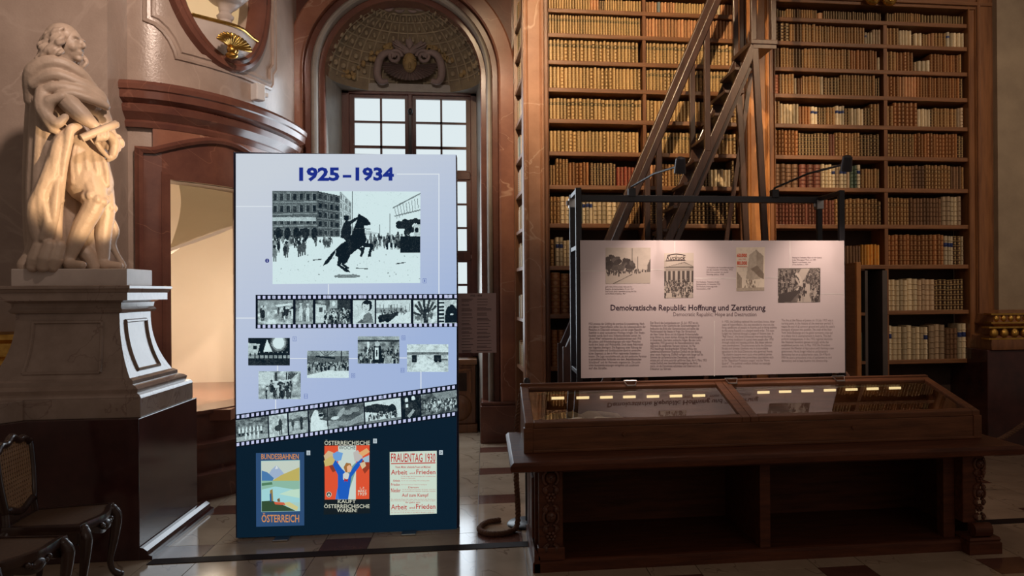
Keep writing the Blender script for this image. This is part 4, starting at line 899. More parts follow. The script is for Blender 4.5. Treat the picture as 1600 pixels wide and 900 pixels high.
cap(['Der Kuckuck, Titelseite mit der','Demonstration, 12. November 1930','Der Kuckuck, front page with','demonstration, 1930'], 1088, 1125, 441.5, 'caption', mINK3)
cap(['Wahlplakat der Sozialdemokraten','auf den sozialen Wohnbau, 1932','Election poster on social','housing policy, 1932'], 1104, 1146, 419, 'caption', mINK3)
cap(['Sitzung im Parlament, Blick von der Galerie','in den Sitzungssaal, Wien, um 1930','Session in parliament, view','of the chamber, c. 1930'], 1238, 1284, 403.5, 'caption', mINK3)
# photographs on it
g = Pic(72, 57, .86); g.noise(.08, 8, 3); g.rect(0, .62, 1, 1, .8)
for k in range(60): r = np.random.RandomState(k); x = r.rand()*.62; g.ell(x, .22+.30*x+r.rand()*.34*(1-x*.5), .05, .07, .12+.3*r.rand()**2)
g.crowd(0, .9, .62, .70, 60, .022, 5, .05, .3); g.crowd(0, .3, .66, .74, 10, .04, 6, .05, .3); g.line(.59, .02, .59, .72, 1, .2); g.line(.72, .25, .72, .66, .8, .35); g.line(.17, 1, .60, .74, 1, .25); g.poly([(1,.3),(.93,.5),(.92,.68),(1,.68)], .35)
photo('street_photograph', g.tone(*SEP), [(946.2,387),(1016.5,387),(1016,442.5),(946.5,443.5)], PP, .0015, mPRINT, pn)
g = Pic(46, 70, .82); g.rect(0, 0, 1, .17, .88); g.poly([(.04,.31),(.7,.2),(1,.30),(1,.34)], .5); g.poly([(.16,.30),(.68,.225),(.97,.30)], .72); g.rect(.04, .34, 1, .40, .62); g.rect(0, .31, 1, .325, .15)
g.rect(0, .40, 1, .66, .22)
for k in range(6): g.rect(.06+.16*k, .40, .13+.16*k, .66, .75)
g.crowd(0, 1, .62, .97, 190, .05, 8, .08, .8); g.rect(.06, .88, .26, .98, .85)
photo('magazine_cover', g.tone(*SEP), [(1037.7,395.5),(1083.8,395),(1083,465),(1038,466)], PP, .0015, mPRINT, pn)
fit_text([('Kuckuck', 1041, 399, 1071, 406.5)], pmat('cover_ink', (.06,.04,.04), rough=.6), pn, 'cover_title', PP, .003, bold=.012, italic=.3)
q = [PP(1043+28*k/14, 399-2.2*math.sin(math.pi*k/14)) for k in range(15)]
wpart('title_swash', MB().tube([(p.x, PY-.003, p.z) for p in q], .0022, 5).tube([tuple(PP(1040,407.5)-Vector((0,.003,0))), tuple(PP(1071,406.5)-Vector((0,.003,0)))], .002, 5), mINK, pn)
g = Pic(46, 68, .88); g.noise(.05, 6, 2); g.poly([(.46,.18),(.70,.05),(.96,.22),(.96,.72),(.52,.75),(.34,.72)], .62); g.poly([(.70,.05),(.96,.22),(.96,.72),(.74,.6)], .5); g.poly([(.5,.5),(.74,.42),(.97,.6),(.97,.74),(.8,.68),(.6,.55)], .3); g.poly([(.02,.55),(.2,.7),(.2,.98),(.02,.98)], .45); g.crowd(.3, .7, .76, .92, 26, .045, 4, .2, .7); g.rect(0,.93,1,1,.6); g.noise(.12, 20, 5); g.a = np.clip(g.a*1.1+.04, 0, 1)
photo('poster_print', g.tone((.17,.125,.09), (.86,.78,.64)), [(1150,386.5),(1195,386),(1194,454),(1150.5,455)], PP, .0015, mPRINT, pn)
mREDP = pmat('poster_red', (.75,.13,.07), rough=.55)
fit_text([('60.000', 1151.5, 396, 1167, 402), ('80.000', 1151.5, 408, 1167, 414)], mREDP, pn, 'poster_number', PP, .003, bold=.04)
fit_text([('seit 1923', 1154, 403.8, 1165, 405.6), ('Wohnungen', 1151.5, 415.6, 1167, 417.6)], mREDP, pn, 'poster_word', PP, .003, bold=.01)
g = Pic(66, 54, .45); g.noise(.3, 10, 9); g.crowd(0, .55, .1, .7, 120, .05, 12, .06, .75); g.crowd(.62, 1, .05, .45, 90, .05, 13, .1, .7); g.poly([(.55,.02),(.75,.02),(.58,.4),(.98,.6),(.8,1),(.45,1),(.55,.62),(.4,.3)], .78)
ring = [(.02+.52*math.cos(R_(a)), .42+.42*math.sin(R_(a))) for a in range(-40, 100, 8)]
for (a, b), (c_, d_) in zip(ring[:-1], ring[1:]): g.line(a, b, c_, d_, 4, .85); g.line(a, b+.08, c_, d_+.08, 3, .2)
g.poly([(.02,.75),(.55,.62),(.3,.98),(.02,1)], .2); g.crowd(.5, .66, .5, .9, 14, .06, 14, .06, .8); g.crowd(.76, 1, .45, .95, 34, .06, 15, .06, .8)
photo('parliament_photograph', g.tone(*SEP), [(1215.5,419.3),(1281.7,418.5),(1281.5,472),(1215.5,473)], PP, .0015, mPRINT, pn)
# ================================================================== VITRINE ON ITS TABLE
vt = thing('vitrine_table', 'long dark carved oak table under the glass vitrine', 'table', (1.77, 5.2, 0))
TX0, TX1, TY0, TY1, TZ = .14, 3.40, 4.665, 5.735, .70
obj_top = wpart('table_top', MB().rlathe([(-.03,.640),(-.005,.648),(0,.665),(0,.682),(-.012,.695),(-.02,.70)], (TX1-TX0)/2, (TY1-TY0)/2, ((TX0+TX1)/2, (TY0+TY1)/2, 0)), mTABLE, vt, smooth=30)
BX0, BX1, BY0, BY1 = .275, 3.22, 4.83, 5.66
wpart('base_plate', MB().rlathe([(0,0),(0,.055),(-.015,.07),(-.03,.075)], (BX1-BX0)/2, (BY1-BY0)/2, ((BX0+BX1)/2, (BY0+BY1)/2, 0)), mTABLE, vt)
wpart('back_board', MB().box((BX0+.03, BY1-.06, .07), (BX1-.03, BY1-.03, .64)), mTABLE, vt)
wpart('apron', MB().box((BX0+.02, BY0+.02, .60), (BX1-.02, BY1-.02, .642)), mTABLE, vt)
for x in (BX0+.02, BX1-.06): wpart('side_board', MB().box((x, BY0+.10, .07), (x+.04, BY1-.03, .62)), mTABLE, vt, bevel=.006)
for y0, y1 in ((BY0+.16, BY0+.40), (BY0+.46, BY0+.72)):
    wpart('side_panel', MB().box((BX0+.005, y0, .16), (BX0+.025, y1, .54)), mTABLE, vt, bevel=.008)
wpart('side_plinth', MB().sweep([(0,0),(.035,0),(.035,.09),(.015,.13),(0,.15)], [(BX0+.01,BY1),(BX0+.01,BY0)][::-1]), mTABLE, vt)
xd = onY(1194, 800, BY0+.05).x
wpart('centre_post', MB().box((xd-.035, BY0+.03, .07), (xd+.035, BY1-.06, .62)), mTABLE, vt, bevel=.006)
mCARV = pmat('carved_oak', (.14,.048,.024), (.075,.027,.014), 8, .35, .3, 60)
def relief(mb, x, y, z0, z1, w):
    """carved vine: mask, rosettes and leaf scrolls up a post"""
    z = z1-.05; k = 0
    while z > z0+.03:
        if k % 2 == 0:
            mb.ball((x, y-.002, z), (w*.27, .026, w*.30), 12, 8); mb.ball((x, y-.026, z-.006), (w*.05, .012, w*.10), 6, 5)
            for q in (-1, 1): mb.ball((x+q*w*.10, y-.022, z+w*.07), (w*.06, .010, w*.04), 6, 5); mb.tube([(x+q*w*(.20+.16*math.sin(a)), y-.004, z+w*.30*math.cos(a)) for a in [math.pi*i/8 for i in range(9)]], .010, 6)
        else:
            for i in range(6): a = math.pi*i/3; mb.ball((x+w*.17*math.cos(a), y-.002, z+w*.17*math.sin(a)), (w*.11, .016, w*.11), 7, 5)
            mb.ball((x, y-.010, z), (w*.08, .014, w*.08), 7, 5)
        for sg in (-1, 1):
            mb.tube([(x+sg*w*(.10+.26*math.sin(math.pi*i/8)), y-.005, z-w*.36-w*.45*i/8) for i in range(9)], [.011-.006*i/8 for i in range(9)], 6)
            mb.ball((x+sg*w*.25, y-.004, z-w*.62), (w*.12, .014, w*.2), 7, 5)
        z -= w*.95; k += 1
    return mb
x0 = BX0+.04; x1 = onY(880, 800, BY0).x
cp = wpart('carved_post', MB().box((x0, BY0+.015, .07), (x1, BY0+.16, .62)).box((x0-.01, BY0+.0, .07), (x1+.01, BY0+.16, .15)), mTABLE, vt, bevel=.006)
o = obj('carving', relief(MB(), (x0+x1)/2, BY0+.012, .15, .62, (x1-x0)*.85), mCARV, cp, smooth=50)
xr0, xr1 = onY(1498, 800, BY0+.05).x, onY(1541, 800, BY0+.05).x
wpart('corner_stile', MB().box((xr0-.10, BY0+.06, .07), (xr0-.02, BY0+.14, .62)), mTABLE, vt, bevel=.005)
prof_ = [(.0,.64),(.10,.64),(.125,.60),(.13,.54),(.12,.48),(.09,.42),(.065,.36),(.055,.26),(.055,.19),(0,.19)]
cl = wpart('console_leg', MB().extr([(xr0+a*.95+.02, BY0-.03, z) for a, z in prof_]+[(xr0-.02, BY0-.03, .19), (xr0-.02, BY0-.03, .64)], (0, .16, 0)), mTABLE, vt, bevel=.008)
obj('carving', relief(MB(), (xr0+xr1)/2-.005, BY0-.03, .22, .62, .10), mCARV, cl, smooth=50)
wpart('scroll_foot', MB().tube([((xr0+xr1)/2+.05, BY0-.05, .15), ((xr0+xr1)/2-.07, BY0-.05, .15)], .045, 14).tube([((xr0+xr1)/2+.055, BY0-.05, .15), ((xr0+xr1)/2+.06, BY0-.05, .15)], .02, 10), mTABLE, vt, smooth=40)
wpart('foot_block', MB().rlathe([(0,0),(0,.07),(-.01,.08),(-.004,.09),(-.01,.105)], (xr1-xr0)/2+.015, .09, ((xr0+xr1)/2, BY0+.0, 0)), mTABLE, vt)
# glass case
GX0, GX1, GY0, GY1 = .24, 3.275, 4.965, 5.60; GF, GB = .885, 1.045
vc = thing('glass_vitrine', 'sloping glass-topped wooden display case on the long table', 'vitrine', (1.77, 5.28, TZ))
def zl(y): return GF+(GB-GF)*(y-GY0)/(GY1-GY0)
wpart('front_board', MB().box((GX0, GY0, TZ), (GX1, GY0+.03, GF-.035)), mCASE, vc, bevel=.004)
wpart('front_moulding', MB().box((GX0+.05, GY0-.012, TZ), (GX1-.05, GY0, TZ+.018)), mCASE, vc, bevel=.004)
wpart('back_board', MB().box((GX0, GY1-.03, TZ), (GX1, GY1, GB-.03)), mCASE, vc)
for x in (GX0, GX1-.03): wpart('side_board', MB().extr([(x,GY0,TZ),(x,GY1,TZ),(x,GY1,GB-.035),(x,GY0,GF-.035)], (.03,0,0)), mCASE, vc, bevel=.003)
wpart('corner_post', MB().box((GX0-.008, GY0-.008, TZ), (GX0+.05, GY0+.04, GF-.03)), mCASE, vc, bevel=.004); wpart('corner_post', MB().box((GX1-.05, GY0-.008, TZ), (GX1+.008, GY0+.04, GF-.03)), mCASE, vc, bevel=.004)
wpart('cloth_bed', MB().box((GX0+.03, GY0+.03, TZ), (GX1-.03, GY1-.03, TZ+.02)), pmat('case_lining', (.30,.24,.19), (.26,.20,.16), 20, .9), vc)
def lidbar(xa, xb, ya, yb, t=.035): return MB().add([(xa,ya,zl(ya)-t),(xb,ya,zl(ya)-t),(xb,yb,zl(yb)-t),(xa,yb,zl(yb)-t),(xa,ya,zl(ya)),(xb,ya,zl(ya)),(xb,yb,zl(yb)),(xa,yb,zl(yb))], [(3,2,1,0),(4,5,6,7),(0,1,5,4),(1,2,6,5),(2,3,7,6),(3,0,4,7)])
xm = onZ(1165, 630, .96).x
for lab_, xa, xb in (('a', GX0, xm), ('b', xm+.002, GX1)):
    f_ = wpart('lid_frame', lidbar(xa, xa+.055, GY0, GY1), mCASE, vc, bevel=.005)
    obj('lid_rail', lidbar(xb-.055, xb, GY0, GY1), mCASE, f_, bevel=.005); obj('lid_rail', lidbar(xa+.055, xb-.055, GY0, GY0+.05), mCASE, f_, bevel=.005); obj('lid_rail', lidbar(xa+.055, xb-.055, GY1-.055, GY1), mCASE, f_, bevel=.005)
    ga, gb = GY0+.05, GY1-.055; t = .015
    obj('glass_pane', MB().add([(xa+.05,ga,zl(ga)-t),(xb-.05,ga,zl(ga)-t),(xb-.05,gb,zl(gb)-t),(xa+.05,gb,zl(gb)-t)], [(0,1,2,3)]), mGLASS, f_)
    obj('lock_knob', MB().tube([((xa+xb)/2-.1, GY0-.012, .80), ((xa+xb)/2-.1, GY0, .80)], .012, 10), mCASE, f_, smooth=40)
wpart('ridge_bar', MB().box((GX0, GY1-.01, GB-.03), (GX1, GY1+.035, GB+.012)), mCASE, vc, bevel=.006)
for px_ in (984, 1141, 1308):
    p = onY(px_, 600, GY1); wpart('ring_handle', MB().tube([(p.x-.045,GY1-.02,GB+.018),(p.x+.045,GY1-.02,GB+.018),(p.x+.03,GY1-.06,GB-.01),(p.x-.03,GY1-.06,GB-.01)], .006, 6, closed=True), mSTEEL, vc, smooth=40)
mLED = emat('led_strip', (1, .74, .36), 1.15)
wpart('led_rail', MB().box((GX0+.12, GY1-.05, .985), (GX1-.25, GY1-.04, 1.0)), pmat('led_rail', (.42,.36,.28), rough=.6), vc)
for y_, pxs in ((622.5, (872,911,948,984,1021,1057,1093)), (613.5, (1194,1228,1263,1298,1332,1365,1400))):
    for k, px_ in enumerate(pxs):
        p = onY(px_, y_-k*1.2*(.55 if y_ > 615 else .95), GY1-.07); wpart('led', MB().cbox((p.x, GY1-.055, min(p.z, zl(GY1-.055)-.05)), (.088, .012, .017)), mLED, vc)
# open book in the case
ob = thing('open_book', 'open aged book lying inside the glass vitrine', 'book', (.64, 5.17, TZ+.148), R_(4))
obj('cradle', MB().box((-.24,-.13,-.128), (.24,.13,0)), pmat('cradle_felt', (.22,.18,.15), rough=.9), ob)
for sg in (-1, 1):
    pr_ = [(0, .004), (0, .028), (sg*.05, .050), (sg*.14, .044), (sg*.25, .026), (sg*.265, .004)]
    obj('page_block', MB().extr([(a, -.15, z) for a, z in pr_], (0, .30, 0)), mPAPER, ob, smooth=40)
obj('cover', MB().box((-.28, -.165, 0), (.28, .165, .004)), mCHAIR, ob)
mb = MB()
for sg in (-1, 1):
    for k in range(9): mb.box((sg*.15-.075, -.11+k*.026, .046), (sg*.15+.075, -.105+k*.026, .0465))
obj('print_lines', mb, mINK, ob)['kind'] = 'stuff'
# ================================================================== STANCHIONS AND ROPES
def stanchion(loc, label):
    t = thing('stanchion', label, 'stanchion', loc)
    obj('base', MB().lathe([(.15,0),(.152,.012),(.14,.022),(.04,.03),(.0,.03)], n=32), mIRON, t, smooth=40); obj('post', MB().lathe([(.018,.02),(.018,1.0),(.025,1.01),(.025,1.05),(.012,1.07),(.0,1.07)], n=16), mIRON, t, smooth=40)
    obj('hook_ring', MB().tube([(.035*math.cos(a), .035*math.sin(a), 1.0) for a in [2*math.pi*i/16 for i in range(16)]], .006, 6, closed=True), mSTEEL, t, smooth=40)
stanchion((.30, 5.86, 0), 'black rope stanchion with round base at the table end near the window')
stanchion((4.95, 6.05, 0), 'black rope stanchion beyond the table, toward the gilt pier'); stanchion((2.95, 6.40, 0), 'black rope stanchion behind the vitrine and text panel')
def rope(path, r, label, name='barrier_rope'):
    P_ = spline(path, 14); t = thing(name, label, 'rope', P_[0]); o_ = P_[0]; s_ = 0; n_ = len(P_)
    # three twisted strands
    pts = []; L_ = [0]
    for i in range(1, n_): L_.append(L_[-1]+(P_[i]-P_[i-1]).length)
    N2 = int(L_[-1]/.012)
    cs = [np.interp(np.linspace(0, L_[-1], N2), L_, [p[k] for p in P_]) for k in range(3)]; Q = [Vector((cs[0][i], cs[1][i], cs[2][i])) for i in range(N2)]
    for st in range(3):
        path2 = []
        for i in range(N2):
            d = (Q[min(i+1, N2-1)]-Q[max(i-1, 0)]).normalized(); u = d.orthogonal().normalized() if abs(d.z) > .95 else d.cross(Vector((0,0,1))).normalized(); w_ = d.cross(u); a = i*.012/.075*2*math.pi+st*2*math.pi/3
            path2.append(Q[i]-o_+(u*math.cos(a)+w_*math.sin(a))*r*.5)
        obj('strand', MB().tube(path2, r*.58, 6), mROPE, t, smooth=60)
    return t
rope([(.265,5.84,1.0),(.225,5.80,.75),(.215,5.78,.4),(.22,5.72,.06),(.15,5.62,.02),(.02,5.60,.02),(-.05,5.72,.02),(.0,5.88,.02),(.10,5.93,.02)], .02, 'brown barrier rope hanging from the stanchion and coiled on floor')
rope([(2.99,6.38,1.0),(3.3,6.32,.58),(3.75,6.22,.36),(4.2,6.14,.44),(4.6,6.09,.72),(4.91,6.06,1.0)], .02, 'brown barrier rope sagging between stanchions beyond the table')
# ================================================================== BACKLIT EXHIBITION BOX
YL = 5.80
lb = thing('light_box', 'tall backlit exhibition light box titled 1925–1934 with film strips', 'light box', (-.96, YL+.06, 0))
LP = lambda x, y: onY(x, y, YL)
LX0, LX1, LZ1 = LP(368, 500).x, LP(714, 500).x, LP(541, 240).z
mALU = pmat('lightbox_frame', (.03,.04,.09), (.025,.03,.07), 6, .35)
wpart('housing', MB().box((LX0, YL+.001, .012), (LX1, YL+.12, LZ1)), mALU, lb, bevel=.004)
for xe in (LX0-.006, LX1): wpart('edge_trim', MB().box((xe, YL-.002, .012), (xe+.006, YL+.12, LZ1)), mALU, lb)
for px_ in (443, 640): x = LP(px_, 830).x; wpart('foot', MB().box((x-.05, YL-.10, 0), (x+.05, YL+.22, .012)), mSTEEL, lb, bevel=.003)
mLIT = cmat('backlit_print', .95)
def C(r, g_, b): return lin((r, g_, b))
def flat(name, polys, depth, parent=None, label=None):
    """polys: list of (points in photograph pixels, linear colour)"""
    m_ = MB(); cols = []
    for k, (pts, c) in enumerate(polys):
        q = [LP(*p) for p in pts]; m_.add([(p.x, p.y-depth-k*2e-5, p.z) for p in q], [tuple(range(len(q)-1, -1, -1))]); cols.append((*c, 1))
    o = wpart(name, m_, mLIT, lb, fix=False); a = o.data.attributes.new('pcol', 'FLOAT_COLOR', 'FACE'); a.data.foreach_set('color', np.array(cols).ravel())
    if parent is not None: o.parent = parent; o.location = (0,0,0)
    if label: o['label'] = label
    return o
def R4(x0, y0, x1, y1): return [(x0,y0),(x1,y0),(x1,y1),(x0,y1)]
def litmat(name, rgb): 
    if name in MATS: return MATS[name]
    return emat(name, C(*rgb), .95)
# ground colour: pale grey at upper left to blue at lower right
h, w = 60, 36; yy, xx = np.mgrid[0:h, 0:w]; u, v = (xx+.5)/w, (yy+.5)/h
a_, b_, c_ = np.array(C(204,212,222)), np.array(C(158,180,220)), np.array(C(172,188,222)); t1 = np.clip(v*1.6-.15+u*.45, 0, 1)[..., None]; t2 = np.clip(u*1.1-.2, 0, 1)[..., None]
img = a_*(1-t1)+(b_*t2+c_*(1-t2))*t1
photo('graded_ground', img, [(368.5,240),(713.5,241.5),(713.5,826),(368.5,840)], LP, .0004, mLIT, lb)
flat('dark_ground', [([(368.5,690),(713.5,640),(713.5,826.5),(368.5,840.5)], C(7,30,46))], .0008)
for r_ in [(368.5,322,425,323.2),(620,271.4,686.5,272.8),(685.2,271.4,686.6,460),(512.6,444,514,461),(368.5,496.4,399,497.6),(453,559.6,480,560.8),(545,559.6,559,560.8),(624,558.6,636,559.8),(433,571,434.4,580),(430,624,431.4,641),(657,581,658.4,609)]: flat('white_rule', [(R4(*r_), C(226,234,240))], .0010)
mNAVY = litmat('navy_print', (30, 48, 138))
fit_text([('1925', 467.5, 261.3, 530.5, 283.6)], mNAVY, lb, 'heading_numeral', LP, .0016, bold=.042); fit_text([('1934', 555.5, 261.3, 615.5, 283.2)], mNAVY, lb, 'heading_numeral', LP, .0016, bold=.042)
flat('heading_dash', [(R4(535.6, 273.4, 549.0, 277.6), C(30,48,138))], .0016)
flat('info_dot', [([(417.5+3.2*math.cos(k*.5236), 407.3+3.4*math.sin(k*.5236)) for k in range(12)], C(30,40,120)), (R4(417,406.5,418,409.3), C(200,205,225)), (R4(417,404.6,418,405.6), C(200,205,225))], .0014)
PH = (C(9,26,36), C(212,234,236))
def pic_photo(name, g, pts, label=None, d=.0022):
    g.noise(.07, max(8, g.w//5), 77); g.a = np.clip(g.a+.05*np.random.RandomState(1).randn(g.h, g.w), 0, 1); g.a = np.clip((g.a-.5)*1.22+.55, 0, 1); return photo(name, g.tone(*PH), pts, LP, d, mLIT, lb, label)
# ---- big street photograph
g = Pic(231, 145, .93); g.noise(.05, 6, 4)
g.facade([(0,0),(.30,0),(.30,.50),(0,.52)], 4, 7, .36, .12, 3); g.facade([(.30,0),(.45,.05),(.45,.50),(.30,.50)], 5, 4, .30, .10, 5); g.facade([(.45,0),(.53,.12),(.53,.46),(.45,.48)], 5, 3, .62, .45, 6)
g.rect(0, .28, .29, .325, .72); g.poly([(.53,.38),(.62,.42),(.72,.46),(.53,.50)], .72)
for k in range(5): g.ell(.04+.06*k, .46, .022, .07, .12)
g.line(.535, .0, .535, .5, 1.5, .3); g.line(.79, .24, .79, .5, 1.5, .3); g.line(.72, .36, .72, .48, 1.2, .4)
for k in range(9): g.line(.82+.02*k, .17-.012*k, .84+.018*k, .30-.015*k, 1, .5)
g.line(.81, .18, 1, .02, 2, .45); g.line(.82, .27, 1, .20, 2, .45)
for k in range(26): r = np.random.RandomState(90+k); g.ell(.915+.035*r.randn(), .365+.035*r.randn(), .022, .03, .10)
g.rect(0, .54, 1, 1, .94); g.noise(.05, 14, 8)
g.crowd(0, .42, .50, .58, 46, .018, 21, .06, .55); g.crowd(0, .12, .58, .68, 5, .035, 22, .08, .5); g.crowd(.17, .22, .58, .63, 2, .035, 27, .08, .5); g.crowd(.63, .98, .49, .60, 64, .022, 23, .05, .5); g.rect(.86, .49, 1, .67, .07); g.rect(.955, .36, 1, .48, .75); g.ell(.975,.42,.014,.03,.1)
for k in range(40): r = np.random.RandomState(300+k); x, y = r.rand(), .68+.3*r.rand(); g.line(x, y, x+.02*r.rand()-.01, y+.008*r.rand(), 1.2, .3+.4*r.rand())
g.ell(.50, .92, .09, .02, .45); g.line(.27,.745,.33,.735,1.5,.3); g.line(.83,.79,.90,.775,1.5,.25); g.line(.56,.835,.64,.842,1.5,.35)
D = .045
g.poly([(.42,.70),(.425,.62),(.46,.57),(.50,.53),(.53,.47),(.55,.38),(.57,.30),(.575,.24),(.60,.265),(.63,.29),(.655,.335),(.66,.365),(.635,.37),(.615,.375),(.62,.45),(.635,.53),(.60,.60),(.56,.64),(.53,.68),(.50,.715),(.46,.73)], D)
g.poly([(.42,.66),(.40,.72),(.37,.78),(.335,.81),(.35,.76),(.385,.69),(.425,.62)], D); g.poly([(.44,.70),(.50,.72),(.46,.78),(.455,.80),(.51,.85),(.52,.88),(.49,.875),(.43,.80),(.435,.76)], D); g.poly([(.49,.70),(.52,.70),(.50,.77),(.48,.79),(.515,.83),(.50,.85),(.46,.79)], D)
g.poly([(.60,.55),(.64,.565),(.675,.57),(.68,.60),(.665,.66),(.66,.71),(.64,.715),(.645,.66),(.655,.61),(.61,.61)], D); g.poly([(.57,.62),(.62,.60),(.615,.66),(.60,.71),(.585,.705),(.595,.65)], D)
g.ell(.495, .295, .017, .028, .06); g.rect(.478, .265, .512, .283, .08); g.poly([(.46,.43),(.475,.35),(.49,.32),(.515,.33),(.53,.40),(.525,.48),(.50,.53),(.455,.50)], .09); g.poly([(.50,.34),(.55,.29),(.575,.275),(.575,.30),(.525,.36)], .1); g.poly([(.47,.50),(.51,.48),(.53,.56),(.525,.65),(.505,.64),(.505,.57)], .12); g.line(.55,.40,.66,.41,1,.2)
pic_photo('street_photograph', g, [(425.5,298.2),(657,299.5),(656.5,442),(426,444)], 'black and white street photograph with a rider on a rearing horse')
# ---- film strips
def sprockets(n, f, size, d):
    for k in range(n):
        x, y = f(k); tl = .155 if d > .0021 else 0; sx, sy = size
        flat('sprocket_hole', [([(x-sx/2,y-sy/2),(x+sx/2,y-sy/2-tl*sx),(x+sx/2,y+sy/2-tl*sx),(x-sx/2,y+sy/2)], C(196,202,236))], d)
flat('film_strip', [([(399.5,460.8),(713.5,459.3),(713.5,511),(399.5,513.5)], C(8,20,34))], .0014)
sprockets(40, lambda k: (404.8+k*7.88, 464.6-.035*k), (4.2,5), .0018); sprockets(40, lambda k: (404.8+k*7.88, 510-.06*k), (4.2,5), .0018)
def person(g, x, y, s, tone=.15, hat=None):
    a = g.w/g.h; g.ell(x, y, s*.34, s*a*.9, tone); g.ell(x, y-s*a*1.15, s*.2, s*a*.26, .7); g.rect(x-s*.26, y+s*a*.5, x-s*.03, y+s*a*1.9, tone); g.rect(x+s*.03, y+s*a*.5, x+s*.26, y+s*a*1.9, tone)
    if hat is not None: g.ell(x, y-s*a*1.4, s*.3, s*a*.1, hat)
    return g
